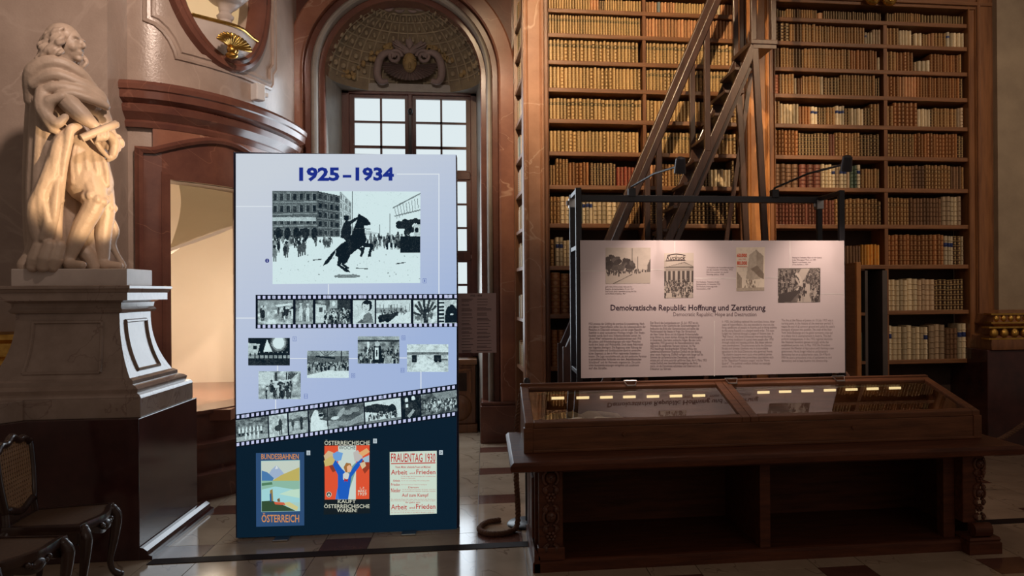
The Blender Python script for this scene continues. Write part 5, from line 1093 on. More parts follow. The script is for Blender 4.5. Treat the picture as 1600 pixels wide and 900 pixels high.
def gen(kind, w, h, seed):
    g = Pic(w, h, .72); r = np.random.RandomState(seed)
    if kind == 'outing': g.noise(.5, 8, seed); g.rect(0,0,1,.4,.45,.6); g.crowd(.02,.3,.45,.6,5,.13,seed,.05,.8); g.crowd(.55,1,.4,.75,14,.12,seed+1,.12,.85); g.poly([(.5,.2),(.95,.12),(.98,.2),(.55,.28)], .85)
    elif kind == 'couple': g.a[:] = .5; g.noise(.4,8,seed); person(g,.3,.45,.30,.80,.9); person(g,.70,.48,.30,.85,.9); g.rect(0,.9,1,1,.6)
    elif kind == 'crowd': g.a[:] = .35; g.noise(.4,8,seed); g.rect(.45,0,1,.4,.2); g.rect(.40,0,.62,.35,.62); g.ell(.52,.15,.05,.1,.9); g.poly([(0,.15),(.3,.22),(.3,.95),(0,.95)], .78); g.rect(.1,.3,.2,.5,.25); g.crowd(.25,1,.45,.95,70,.07,seed,.08,.85)
    elif kind == 'portrait': g.a[:] = .80; g.noise(.12,4,seed); g.poly([(.40,.98),(.5,.66),(.68,.5),(.85,.6),(.95,.98)], .42); g.poly([(.15,.98),(.4,.8),(.6,.98)], .35); g.ell(.64,.25,.24,.25,.07); g.ell(.60,.29,.17,.22,.80); g.rect(.55,.45,.70,.56,.74); g.ell(.66,.10,.2,.09,.07); g.ell(.54,.27,.03,.012,.2); g.ell(.66,.27,.03,.012,.2); g.ell(.60,.41,.05,.014,.35); g.ell(.60,.34,.02,.04,.70)
    elif kind == 'cars': g.a[:] = .82; g.noise(.1,6,seed); [g.line(x,.15+.1*r.rand(),x,.5,1,.4) for x in r.rand(16)]; g.rect(0,.33,.8,.55,.45,.7); g.crowd(.1,.95,.4,.6,46,.04,seed,.1,.6); g.poly([(.04,.75),(.1,.62),(.35,.6),(.6,.5),(.62,.62),(.4,.9),(.1,.92)], .14); g.ell(.12,.85,.06,.1,.05); g.ell(.32,.86,.06,.1,.05); g.poly([(.55,.98),(.9,.5),(1,.5),(1,1)], .86)
    elif kind == 'tree': g.a[:] = .75; g.noise(.4,9,seed); [g.line(.5,.75,.5+.5*math.cos(a),.45+.5*math.sin(a),4,.2) for a in (-2.6,-2.2,-1.7,-1.2,-.8,-.4,3.0)]; g.rect(.42,.4,.62,.98,.15); g.crowd(.5,.9,.6,.7,5,.12,seed,.2,.8); g.crowd(.1,.4,.7,.75,4,.1,seed+1,.3,.9)
    elif kind == 'coat': g.a[:] = .8; g.noise(.4,10,seed); [g.rect(0,.08+.16*k,.3,.16+.16*k,.12) for k in range(6)]; g.poly([(.32,.98),(.36,.5),(.55,.2),(.8,.2),(1,.4),(1,.98)], .05); g.ell(.52,.15,.14,.13,.7); g.ell(.72,.62,.1,.04,.8)
    elif kind == 'team': g.a[:] = .42; g.noise(.35,12,seed); g.rect(0,.8,1,1,.62); [person(g,.1+.115*k,.50,.085,.88) for k in range(7)]; [g.rect(.065+.115*k,.62,.135+.115*k,.74,.08) for k in range(7)]; [person(g,.3+.13*k,.74,.08,.9) for k in range(4)]
    elif kind == 'pair': g.a[:] = .70; g.noise(.35,8,seed); person(g,.35,.55,.30,.70); person(g,.62,.45,.32,.22); g.ell(.5,.62,.2,.14,.2)
    elif kind == 'stroll': g.a[:] = .62; g.noise(.3,9,seed); g.rect(0,.3,1,.42,.35); g.rect(.05,.5,.5,.75,.7); person(g,.2,.5,.22,.25); person(g,.66,.42,.26,.18)
    elif kind == 'nurse': g.a[:] = .30; g.noise(.3,8,seed); g.poly([(.05,1),(.1,.35),(.3,.05),(.5,.12),(.6,.5),(.95,.6),(1,1)], .88); g.ell(.38,.16,.13,.13,.85); g.ell(.66,.32,.14,.14,.7); g.ell(.66,.30,.14,.07,.12); g.noise(.15,12,seed)
    elif kind == 'rest': g.a[:] = .34; g.noise(.2,6,seed); g.poly([(0,.6),(.6,.75),(1,.45),(1,.85),(.55,.98),(0,.8)], .55); g.ell(.37,.32,.08,.22,.6,1,.4); g.ell(.55,.35,.14,.10,.55,1,.5); g.ell(.75,.25,.14,.12,.5,1,.7); g.ell(.2,.52,.12,.08,.8); g.poly([(0,.85),(.2,.75),(.3,.98),(0,1)], .6)
    elif kind == 'airship': g.a[:] = .82; g.noise(.08,6,seed); g.poly([(0,.18),(.3,.12),(.7,.3),(.75,.75),(.3,.55),(0,.45)], .16); g.ell(.75,.52,.12,.28,.10); g.crowd(.05,.9,.6,.8,50,.05,seed,.08,.8); g.rect(0,.9,1,1,.45)
    elif kind == 'evening': g.a[:] = .10; g.noise(.3,6,seed); person(g,.25,.45,.32,.22,None); g.ell(.25,.15,.1,.1,.9); person(g,.68,.42,.32,.14); g.ell(.62,.1,.1,.1,.9); g.rect(.2,.35,.35,.5,.85); g.poly([(.25,.9),(.6,.6),(.7,.7),(.4,1)], .6)
    elif kind == 'group': g.a[:] = .35; g.noise(.4,10,seed); g.poly([(.3,0),(1,0),(1,.3),(.5,.35)], .5); g.crowd(.05,1,.38,.8,95,.055,seed,.12,.9)
    elif kind == 'night': g.a[:] = .05; g.ell(.73,.18,.22,.34,.25); g.ell(.73,.18,.18,.28,.55); g.ell(.73,.18,.14,.22,.98); g.poly([(.36,.5),(.45,.05),(.58,.5)], .92); g.poly([(0,.18),(.28,.22),(.22,.6),(0,.62)], .72); g.rect(.12,.28,.2,.42,.1); g.rect(0,.62,1,.74,.55); [person(g,.05+.11*k,.60,.05,.06) for k in range(9)]; g.rect(0,.76,1,1,.12); g.noise(.12,12,seed)
    elif kind == 'parade': g.a[:] = .55; g.noise(.3,8,seed); g.rect(0,.2,1,.5,.35); g.line(.2,.2,.68,.28,3,.1); [g.line(.45,.22,.3+.1*k,0,1.5,.35) for k in range(5)]; g.line(.82,.0,.82,.5,2,.15); g.crowd(.02,.98,.45,.68,80,.06,seed,.05,.75); g.poly([(0,.9),(.5,.72),(1,.75),(1,1),(0,1)], .85)
    elif kind == 'honour': g.a[:] = .45; g.noise(.4,10,seed); g.rect(0,0,1,.12,.75,.5); g.rect(0,.14,1,.19,.15); g.rect(.22,.2,.28,.6,.85); g.crowd(0,1,.42,.95,95,.06,seed,.04,.75); g.poly([(.38,.35),(.56,.35),(.60,.98),(.36,.98)], .07); g.rect(.41,.42,.50,.85,.86); g.rect(.445,.5,.465,.75,.1); g.rect(.42,.6,.49,.63,.1); g.ell(.47,.28,.06,.1,.7)
    elif kind == 'road': g.a[:] = .80; g.noise(.06,5,seed); g.rect(0,.28,1,.36,.42); g.rect(0,.36,1,1,.70); g.poly([(.3,.4),(.42,.4),(.95,1),(.1,1)], .84); g.rect(.12,.4,.24,.66,.14); g.rect(.64,.4,.82,.6,.12); g.ell(.70,.60,.04,.06,.05); g.ell(.80,.60,.04,.06,.05); g.line(.82,.55,.98,.56,3,.3); g.noise(.25,16,seed)
    elif kind == 'band': g.a[:] = .65; g.noise(.45,9,seed); g.rect(0,.05,.35,.45,.78); g.rect(.38,.05,.44,.35,.2); g.rect(.64,.05,.68,.35,.2); [g.line(.7,.35,.72+.05*k,.05,2,.25) for k in range(5)]; g.line(.2,.42,.75,.32,3,.8); g.crowd(.2,.78,.5,.85,34,.10,seed,.08,.8)
    return g
fr = [('outing',403,458,'P'),('couple',462,489,0),('crowd',493,547.5,0),('portrait',551.5,585.5,0),('cars',588,642,0),('tree',646,683,0),('coat',686,713.4,0)]
for k, (kd, x0, x1, _) in enumerate(fr):
    pic_photo('film_frame', gen(kd, int((x1-x0)*1.1), 40, 40+k), [(x0,469.2-.02*k),(x1,468.9-.1*k),(x1,506-.2*k),(x0,506.8-.2*k)])
e0, e1 = lambda x: 647.7-(x-368)*.138, lambda x: 699.5-(x-368)*.141
flat('film_strip', [([(368.5,e0(368.5)),(713.5,e0(713.5)),(713.5,e1(713.5)),(368.5,e1(368.5))], C(8,20,34))], .0016)
sprockets(45, lambda k: (372+k*7.65, e0(372+k*7.65)+4.6), (4.2,5), .00225); sprockets(45, lambda k: (372+k*7.65, e1(372+k*7.65)-4.2), (4.2,5), .00225)
for k, (kd, x0, x1) in enumerate([('team',368.6,418),('pair',420,448.5),('stroll',451,480.5),('nurse',482.5,511),('rest',512,568),('airship',570,626),('evening',628,656),('group',657.5,713.4)]):
    pic_photo('film_frame', gen(kd, int((x1-x0)*1.1), 38, 70+k), [(x0,e0(x0)+9.2),(x1,e0(x1)+9.2),(x1+1.2,e1(x1)-8.6),(x0+1.2,e1(x0)-8.6)], d=.0026)
for kd, x0, y0, x1, y1, lb_ in (('night',388,528,453,571,'night street'),('parade',480,548,545,590.5,''),('honour',559,525.5,624,568,''),('road',636,538,700.5,581,''),('band',404,580,470,623.5,'')):
    pic_photo('photograph', gen(kd, 68, 46, int(x0)), R4(x0, y0, x1, y1))
def number(t, x, y, rgb, s=3.6, inv=False):
    m_ = litmat('num_%d_%d_%d' % rgb, rgb); 
    if inv: flat('number_tag', [(R4(x-s*.8, y-s, x+s*.8, y+s), C(*rgb))], .0018); ink = litmat('num_ink', (10,30,46))
    else: flat('number_tag', [(R4(x-s*.8, y-s, x+s*.8, y-s+.5), C(*rgb)), (R4(x-s*.8, y+s-.5, x+s*.8, y+s), C(*rgb)), (R4(x-s*.8, y-s, x-s*.8+.5, y+s), C(*rgb)), (R4(x+s*.8-.5, y-s, x+s*.8, y+s), C(*rgb))], .0018); ink = m_
    fit_text([(t, x-s*.22*len(t), y-s*.55, x+s*.22*len(t), y+s*.55)], ink, lb, 'number', LP, .0024, bold=.01)
for t, x, y in (('1',663.5,438.8),('9',460.5,529.5),('10',552,586.8),('11',478,619),('12',630.5,527.8),('13',629,578.5)): number(t, x, y, (92,112,176))
for t, x, y in (('22',482,707.5),('23',586,689),('24',689,707)): number(t, x, y, (190,205,212), 3.6, True)
for k, x in enumerate((427.5, 474, 512.5, 565.5, 611, 663.5, 700.5)): number(str(k+2), x, 464.2-.1*k, (170,180,205), 2.4, True)
for k, x in enumerate((384, 429.5, 460, 491, 536, 596, 641, 678)): number(str(k+14), x, e0(x)+4.6, (150,165,190), 2.4, True)
# ---- poster: railway
def ch(x, y): return (x, y)
o = flat('travel_poster', [([(400,708),(475.5,706.2),(475.5,820.8),(400.5,823)], C(46,78,118)), ([(408,720),(468.5,718.6),(469,798.5),(408.5,800)], C(165,205,200)),
  ([(408.5,721),(468,719.8),(468,748),(408.5,750)], C(196,208,196)), ([(416,748),(424,734),(432,727),(440,735),(450,748)], C(158,178,205)), ([(430,733),(432,727),(435,732)], C(215,222,225)), ([(409,735),(418,738),(428,747),(426,752),(409,752)], C(74,122,172)), ([(424,752),(440,742),(468,730),(468,752)], C(190,176,98)),
  ([(409,751),(468,751),(468,765),(409,765)], C(140,185,165)), ([(409,755),(425,753),(426,757),(409,759)], C(80,125,95)), ([(409,765),(430,760),(468,766),(468,785),(409,785)], C(160,212,215)), ([(436,772),(455,765),(468,764),(468,778)], C(190,222,200)), ([(409,783),(425,782),(445,790),(462,798),(409,799.5)], C(52,78,54)), ([(440,786),(452,784),(466,792),(464,798)], C(205,200,140)),
  ([(422,766),(426,764),(427,782),(422,784)], C(150,125,70)), ([(421.5,772),(424,770),(424.5,784),(422,784)], C(40,85,135)), ([(428,784),(444,785),(446,789),(430,788)], C(205,95,65)), ([(433,780),(437,778),(438,784),(434,784)], C(120,95,60))], .0018)
mORP = litmat('poster_orange', (208,140,84))
fit_text([('BUNDESBAHNEN', 408.5, 709, 467, 717.5), ('ÖSTERREICH', 408.8, 801.5, 467.5, 816)], mORP, lb, 'travel_lettering', LP, .0030, bold=.012, split=True)
# ---- poster: Austrian week
OR = C(222,84,52); CR = C(206,210,196); BL = C(30,92,190)
o = flat('goods_poster', [([(505.5,688),(578.5,686.8),(578.5,802),(506,804)], C(20,30,36)), ([(507,696.5),(577.5,695.5),(577,779.5),(507.5,780.5)], OR), ([(528.5,696.3),(556.5,695.9),(556,780),(528.5,780.4)], C(200,214,206)),
  ([(514,728),(524,724),(530,733),(520,738)], C(135,60,45)), ([(560,722),(577,716),(577,732),(570,740)], C(150,60,40)), ([(528,752),(556,722),(556,735),(541,780),(528,780)], C(120,160,150)),
  ([(518,722),(524,718),(534,732),(540,738),(546,740),(552,730),(561,718),(568,716),(561,730),(549,745),(547,760),(544,780),(525,780),(528,760),(528,742)], BL), ([(524,780),(527,764),(530,780)], C(60,120,205)),
  ([(506,712),(513,704),(521,707),(520,716),(508,719)], C(205,180,140)), ([(506,720),(518,712),(524,718),(520,726),(508,729)], C(200,180,110)), ([(520,709),(527,705),(536,708),(533,719),(526,721),(521,716)], C(110,160,215)), ([(552,707),(559,703),(567,714),(560,721),(554,721)], C(190,185,180)), ([(560,708),(573,700),(578,706),(567,713)], C(222,172,115)), ([(566,716),(577,711),(577,722),(570,722)], C(160,190,205)), ([(562,724),(570,721),(572,728),(566,733)], C(215,190,150)),
  ([(536,741),(541,736),(546,741),(543,752),(536,749)], C(205,210,205)), ([(538,747),(541,749),(544,748),(543,753),(540,751),(538,753)], C(170,40,50)), ([(537,730),(541,723),(548,724),(550,731),(546,738),(540,738)], C(160,110,60)), ([(542,729),(546,726),(550,730),(548,737),(543,738)], C(232,180,140)),
  ([(514+4.2*math.cos(k*.5236), 772.5+4.4*math.sin(k*.5236)) for k in range(12)], CR), ([(514+3.4*math.cos(k*.5236), 772.5+3.6*math.sin(k*.5236)) for k in range(12)], C(40,40,38)), ([(514,770),(516.5,774.5),(511.5,774.5)], CR)], .0018)
mCRP = litmat('poster_cream', (208,210,190)); mBKP = litmat('poster_black', (22,32,36))
fit_text([('ÖSTERREICHISCHE', 507, 687.2, 578, 695.2), ('KAUFT', 528, 780.6, 556, 786), ('ÖSTERREICHISCHE', 506.5, 786.6, 577.5, 793.8), ('WAREN!', 526.5, 794.2, 558, 800), ('1.-7.', 562.5, 760.8, 570, 764.4), ('MÄRZ', 559.5, 764.4, 573, 769), ('1929', 559.5, 769.6, 573, 774)], mCRP, lb, 'goods_lettering', LP, .0034, bold=.008, split=True)
fit_text([('WOCHE', 529.5, 696.6, 555.5, 702.2)], mBKP, lb, 'goods_word', LP, .0034)
# ---- poster: women's day
flat('womens_day_poster', [([(609,706.2),(682.5,704.2),(682.5,802.2),(609.3,804.6)], C(204,220,204)), ([(611,723.6),(680.5,722.2),(680.5,723.8),(611,725.2)], C(186,66,62))], .0018)
mRDP = litmat('poster_brick', (184,58,56))
fit_text([('FRAUENTAG 1930', 611, 708.2, 680.5, 722), ('Frauen, Mütter, arbeitende Frauen und Mädchen!', 618, 727.8, 673, 732), ('Arbeit', 611, 734, 636.5, 741.5), ('und', 640, 737.5, 648, 740.6), ('Frieden', 650.5, 733.5, 680.5, 741), ('Arbeit', 614, 749, 625, 752.6), ('Frieden', 611, 755, 625, 758.8), ('Darum', 638, 760, 654, 762.6), ('Nieder', 611, 762.8, 626, 769.2), ('Auf zum Kampf', 628, 770.8, 669.5, 777.8), ('Es geht um:', 634, 783.8, 657, 786.6), ('Arbeit', 611, 788, 636, 796), ('und', 639.5, 791.2, 648, 794.6), ('Frieden', 650, 787.4, 680.5, 795)], mRDP, lb, 'womens_day_lettering', LP, .0026, bold=.012, split=True)
fit_text([('ist die Sorge des Frauentages der sozialistischen', 627, 743.4, 680.5, 745.2), ('Frauen in Österreich', 627, 746, 649, 747.8), ('durch eine vernünftige Wirtschaftspolitik', 627, 750.2, 671, 752), ('durch gemeinsame Völkerverständigung', 627, 756.4, 667, 758.2), ('mit den Kriegsvorbereitungen, die wieder unser Land', 628.5, 764, 680.5, 765.8), ('aus sozialistischen Männern Gedrückte machen!', 628.5, 766.6, 680.5, 768.2), ('Die arbeitenden Frauen aller Länder haben das Recht, alle Menschen zu', 611, 779.2, 680.5, 781), ('Kein arbeitender Mensch gehen ohne Arbeit! Nie Frieden zu leben!', 611, 781.8, 680.5, 783.4), ('Kommt zum Frauentag: Mitwoch und Demonstrationsversammlungen, die in', 611, 797.2, 680.5, 799), ('der Zeit vom 15. bis 30. März in den Wiener Bezirken stattfinden!', 611, 799.8, 679, 801.6)], mRDP, lb, 'womens_day_print', LP, .0026, split=True)
# ---- caption sheet fixed beside it
YS = 5.90
sh = thing('caption_sheet', 'mauve caption sheet with two columns beside the light box', 'sign', (-.06, YS, 1.25))
SP = lambda x, y: onY(x, y, YS)
a, b = SP(712, 552), SP(775, 458); wpart('board', MB().box((a.x, YS, a.z), (b.x, YS+.008, b.z)), pmat('caption_board', (.44,.31,.31), (.42,.295,.295), 3, .5), sh)
wpart('bracket', MB().box((a.x-.06, YS+.008, 1.40), (a.x+.03, YS+.03, 1.44)).box((a.x-.06, YS+.008, 1.58), (a.x+.03, YS+.03, 1.62)), mSTEEL, sh)
mCAPI = pmat('caption_ink', (.10,.06,.065), rough=.6)
fit_text([('1925–1934', 735, 460.5, 753, 463.6)], mCAPI, sh, 'heading', SP, .001, bold=.02)
mb = MB(); rr = np.random.RandomState(3)
for cx0, cx1 in ((721, 741), (745, 769)):
    y = 467
    while y < 548:
        for k in range(rr.randint(1, 4)):
            q0, q1 = SP(cx0+rr.rand(), y), SP(cx0+(cx1-cx0)*rr.uniform(.6, .98), y+.55); mb.box((q0.x, YS-.0012, q1.z), (q1.x, YS-.0008, q0.z)); y += 1.9
        y += 2.6
tag(wpart('caption_lines', mb, mCAPI, sh), kind='stuff')
# ================================================================== PEDESTAL
PC = (-2.74, 5.95)
pd = thing('statue_pedestal', 'marble pedestal with concave sides on a dark red plinth', 'pedestal', (PC[0], PC[1], 0))
HX, HY = .32, .25
plan = [(-2.20,5.44),(-2.20,6.48),(-3.60,6.48),(-3.60,4.95),(-3.05,5.20),(-2.86,5.44)]
wpart('dark_plinth', MB().prism(plan[::-1], 0, .905), mDARK, pd, bevel=.004)
wpart('skirting', MB().sweep([(0,0),(.075,0),(.075,.022),(.05,.03),(.045,.055),(.02,.075),(0,.08)], [(-2.20,5.445),(-2.20,6.62)]), mDARK, pd)
mPEDW = mPED
wpart('lower_slab', MB().rlathe([(.215,.905),(.215,1.035)], HX, HY, (*PC, 0)).prism([(-2.9,5.47),(-3.05,5.25),(-3.6,5.02),(-3.6,6.4),(-2.9,6.4)][::-1], .905, 1.035), mPEDW, pd, bevel=.006)
wpart('base_moulding', MB().rlathe([(.215,1.035),(.205,1.05),(.18,1.06),(.185,1.085),(.165,1.10),(.135,1.112),(.135,1.135),(.11,1.15)], HX, HY, (*PC, 0)), mPEDW, pd, smooth=25)
cv = [(.11-.11*math.sin(math.pi/2*k/12)*1.0, 1.15+.42*(1-math.cos(math.pi/2*k/12))**.85) for k in range(13)]
cv = [(.105*(1-k/12)**2.3, 1.15+.43*k/12) for k in range(13)]
die = wpart('die', MB().rlathe(cv, HX, HY, (*PC, 0)), mPEDW, pd, smooth=25)
def off_at(z): k = (z-1.15)/.43; return .105*(1-k)**2.3
def face_frame(side):
    """raised fillet round the sunk panel of the die, following its curve"""
    mb = MB(); w = (HX if side == 'f' else HY)*.66
    def P3(a, z, o):
        d = off_at(z)+o
        return (PC[0]+a*(1+d*1.2), PC[1]-HY-d, z) if side == 'f' else (PC[0]+HX+d, PC[1]+a*(1+d*1.2), z)
    for a0 in (-w, w):
        mb.tube([P3(a0, 1.19+.33*k/10, .002) for k in range(11)], .012, 6)
    for z in (1.19, 1.52): mb.tube([P3(-w+2*w*k/6, z, .002) for k in range(7)], .012, 6)
    return mb
wpart('panel_fillet', face_frame('f'), mPEDW, pd, smooth=50); wpart('panel_fillet', face_frame('r'), mPEDW, pd, smooth=50)
wpart('necking', MB().rlathe([(.0,1.575),(.02,1.58),(.03,1.595),(.02,1.61),(.015,1.615),(.02,1.645),(.045,1.66)], HX, HY, (*PC, 0)), mPEDW, pd, smooth=25)
wpart('cornice', MB().rlathe([(.045,1.66),(.085,1.662),(.085,1.712),(.092,1.716),(.10,1.735),(.11,1.74),(.11,1.757),(.10,1.76)], HX, HY, (*PC, 0)), mPEDW, pd)
# ================================================================== STATUE
stt = thing('statue', 'marble statue of a cloaked figure in long wig holding a scroll', 'statue', (-2.755, 5.96, 1.875), R_(24.7))
wb = MB().box((-.36,-.21,-.118), (.36,.21,0)); o = obj('base_slab', wb, mWHITE, stt, bevel=.006); o.rotation_euler = (0,0,R_(-24.7))
def s_(px_, py_, y=0): return Vector(((px_-135)/263, y, (419-py_)/223))
def remesh(o, vox=.010, it=5):
    r = o.modifiers.new('remesh', 'REMESH'); r.mode = 'VOXEL'; r.voxel_size = vox; r.use_smooth_shade = True
    s2 = o.modifiers.new('smooth', 'SMOOTH'); s2.factor = .5; s2.iterations = it; return o
def limb(mb, pts, rad, n=12): 
    P_ = spline(pts, 6); m_ = len(P_); R2 = np.interp(np.linspace(0, len(pts)-1, m_), range(len(rad)), rad)
    mb.tube(P_, [float(r) for r in R2], n); mb.ball(P_[0], float(R2[0]), n, 8); mb.ball(P_[-1], float(R2[-1]), n, 8); return mb
fd = Vector((.88, -.47, 0))                                  # where the face looks
b = MB()
hc = s_(110, 74, -.02); up = Vector((0,0,1)); sd2 = fd.cross(up)
rotf = Matrix((fd, -sd2, up)).transposed()
b.ball(hc, (.098,.080,.120), 18, 14, rotf); b.ball(hc+fd*.035+up*-.055, (.060,.055,.065), 14, 10, rotf)   # skull, jaw
b.ball(hc+fd*.080+up*-.105, (.026,.026,.022), 8, 6, rotf)                                                # chin
limb(b, [hc+fd*.090+up*.030, hc+fd*.116+up*-.012, hc+fd*.104+up*-.024], [.010,.016,.013], 8)              # nose
for q in (-1, 1):
    b.ball(hc+fd*.085+sd2*q*.035+up*.035, (.018,.026,.010), 8, 6, rotf); b.ball(hc+fd*.078+sd2*q*.034+up*.012, (.014,.014,.011), 8, 6); b.ball(hc+fd*.062+sd2*q*.042+up*-.035, (.03,.028,.03), 8, 6)
b.ball(hc+fd*.095+up*-.058, (.016,.026,.006), 8, 6, rotf); b.ball(hc+fd*.092+up*-.074, (.016,.022,.008), 8, 6, rotf)
limb(b, [hc-up*.08, s_(106,112,0), s_(108,128,0)], [.058,.06,.09])                                         # neck
b.ball(s_(118,158,0), (.185,.125,.20), 18, 14); b.ball(s_(128,205,0), (.155,.115,.16), 16, 12)            # trunk
limb(b, [s_(135,215,0), s_(140,255,0), s_(143,284,-.01)], [.125,.135,.150], 18)                            # tunic skirt
limb(b, [s_(142,272,-.05), s_(152,314,-.12), s_(132,355,-.11), s_(112,400,-.08)], [.095,.070,.062,.042])    # bent leg
limb(b, [s_(110,402,-.08), s_(112,411,-.10), s_(132,413,-.16)], [.042,.038,.026])
limb(b, [s_(158,285,.03), s_(168,325,.03), s_(164,365,.03), s_(164,402,.03)], [.09,.062,.056,.042])         # standing leg
limb(b, [s_(163,404,.03), s_(166,411,.01), s_(190,413,-.04)], [.042,.038,.026])
for k in range(9): a = 2*math.pi*k/9; b.ball(s_(152,312,-.12)+Vector((.062*math.cos(a), .055*math.sin(a), .02*math.sin(2*a))), (.03,.03,.034), 8, 6)     # gathered knee cuff
for k in range(7): a = 2*math.pi*k/7; b.ball(s_(168,322,.03)+Vector((.055*math.cos(a), .05*math.sin(a), 0)), (.024,.024,.03), 8, 6)
limb(b, [s_(100,142,-.10), s_(112,170,-.20), s_(132,190,-.24), s_(150,204,-.25)], [.085,.066,.058,.036])    # near arm
hw = s_(156,210,-.25); b.ball(hw, (.045,.026,.040), 12, 8)
for k in range(4):                                                                                        # fingers closed on the scroll
    q = hw+Vector((-.012+.020*k, -.010, -.018+.006*k)); limb(b, [q, q+Vector((.012,-.030,-.028)), q+Vector((.006,-.022,-.062)), q+Vector((-.006,.004,-.070))], [.0115,.011,.010,.008], 8)
limb(b, [hw+Vector((-.03,0,.0)), hw+Vector((-.012,.03,-.03)), hw+Vector((.012,.035,-.05))], [.013,.012,.009], 8)
limb(b, [s_(148,150,.06), s_(165,185,.02), s_(176,212,-.06)], [.08,.062,.045])                              # far arm
for k in range(7): a = R_(50*k); b.ball(s_(180,222,-.06)+Vector((.045*math.cos(a), .03*math.sin(a)-.02, .05*math.sin(a)*.8)), (.032,.026,.04), 8, 6)       # lace cuff
# tunic hem folds
for k in range(8): x = 118+7.2*k; limb(b, [s_(130+(x-130)*.7,232,-.115), s_(x,262,-.125-.01*(k%2)), s_(x+2,288,-.11)], [.012,.018,.024], 8)
remesh(obj('figure', b, mSTAT, stt), .0075, 2)
c = MB()
def fold(pts, r, n=10): limb(c, pts, r, n)
# collar of the cloak wrapped round the shoulders
fold([s_(58,165,-.02), s_(62,128,-.10), s_(92,112,-.14), s_(128,122,-.12), s_(150,140,-.08)], [.05,.06,.055,.045,.03])
fold([s_(60,150,.02), s_(74,118,.06), s_(110,116,.08), s_(140,128,.06)], [.05,.06,.06,.04])
fold([s_(64,146,-.10), s_(92,132,-.17), s_(128,140,-.16), s_(158,150,-.12), s_(168,162,-.08)], [.045,.042,.04,.035,.03])
fold([s_(66,170,-.12), s_(90,152,-.19), s_(130,152,-.19), s_(166,160,-.13)], [.035,.038,.036,.028])
fold([s_(84,176,-.20), s_(112,160,-.22), s_(146,164,-.2), s_(170,170,-.14)], [.03,.034,.032,.026])
fold([s_(80,190,-.2), s_(86,174,-.22), s_(104,166,-.24)], [.04,.04,.03]); fold([s_(84,196,-.22), s_(96,206,-.24), s_(108,196,-.25)], [.03,.035,.025])
fold([s_(76,160,-.16), s_(76,186,-.2), s_(90,212,-.21)], [.05,.05,.035])
# long fall behind and beside the body
for k, (x0, x1, x2, y, r) in enumerate(((60,56,58,.05,.055),(68,62,64,-.04,.055),(76,70,70,-.10,.05),(86,80,78,-.12,.05),(96,92,88,-.10,.05),(80,86,92,.10,.08),(105,112,116,.12,.09),(130,140,148,.12,.09))):
    fold([s_(x0,140,y), s_(x0-2,215,y), s_(x1,300,y), s_(x2,360,y*.9), s_(x2+2,412,y*.8)], [r*.8, r, r*1.05, r*1.1, r])
for x, y in ((50,.0),(60,-.12),(75,-.16),(90,-.15)): fold([s_(x+8,385,y), s_(x+2,405,y), s_(x-2,417,y)], [.04,.05,.035])
fold([s_(48,404,-.02), s_(44,414,-.03), s_(50,428,-.05)], [.035,.04,.025])
# front swag caught at the hand and falling to the knee
fold([s_(126,206,-.20), s_(116,214,-.23), s_(110,240,-.22), s_(103,275,-.2), s_(100,318,-.17)], [.03,.034,.03,.03,.022])
fold([s_(122,208,-.19), s_(100,232,-.2), s_(88,280,-.19), s_(72,310,-.18), s_(78,368,-.15)], [.035,.045,.05,.05,.03])
fold([s_(100,226,-.18), s_(80,290,-.19), s_(62,330,-.15), s_(66,372,-.12), s_(80,382,-.13)], [.04,.05,.05,.04,.03])
fold([s_(96,285,-.2), s_(92,325,-.19), s_(90,345,-.18), s_(86,372,-.15)], [.03,.035,.03,.02])
fold([s_(75,320,-.2), s_(80,350,-.19), s_(72,375,-.16)], [.02,.026,.018])
# sash end and sword tail on the far side
fold([s_(158,214,-.22), s_(170,212,-.18), s_(182,222,-.14), s_(180,242,-.12), s_(172,251,-.12)], [.02,.03,.034,.03,.016]); fold([s_(150,222,-.22), s_(160,236,-.19), s_(172,248,-.15)], [.016,.02,.014])
fold([s_(168,325,.10), s_(184,355,.12), s_(180,380,.12), s_(197,412,.10)], [.03,.03,.022,.022]); fold([s_(170,335,.12), s_(176,372,.13), s_(186,392,.12)], [.035,.035,.02]); fold([s_(130,385,.02), s_(140,398,.0), s_(150,414,.0)], [.05,.05,.04])
remesh(obj('cloak', c, mSTAT, stt), .0075, 2)
wgm = MB(); rw = random.Random(5)
wgm.ball(hc-fd*.030+up*.035, (.110,.098,.105), 16, 12, rotf)
for k in range(64):
    a = rw.uniform(-2.6, 2.6); dr = (-fd)*math.cos(a)+sd2*math.sin(a)
    if dr.dot(fd) > .35: continue
    p0 = hc+dr*.085+up*rw.uniform(.0,.09); p3 = hc+dr*(.115+.04*rw.random())+up*rw.uniform(-.17,-.07); tg = dr.cross(up); ph = rw.uniform(0, 6)
    limb(wgm, [p0.lerp(p3, i/7)+tg*.016*math.sin(ph+i*1.5)+dr*(.016*math.cos(ph+i*1.5)+.02*math.sin(math.pi*i/7)) for i in range(8)], [.012,.014,.015,.016,.016,.015,.014,.010], 8)
for k in range(5): limb(wgm, [s_(88,84,-.06+.03*k), s_(76,98,-.08+.03*k), s_(66,106,-.08+.03*k)], [.03,.03,.018], 8)
remesh(obj('wig', wgm, mSTAT, stt), .0075, 2)
q0, q1 = s_(131,227,-.285), s_(187,199,-.27); obj('scroll', MB().tube([q0, q0.lerp(q1,.02), q0.lerp(q1,.97), q1], [.020,.027,.027,.020], 14).tube([q1, q1+(q1-q0)*.02], [.012,.012], 10), mSTAT, stt, smooth=50)
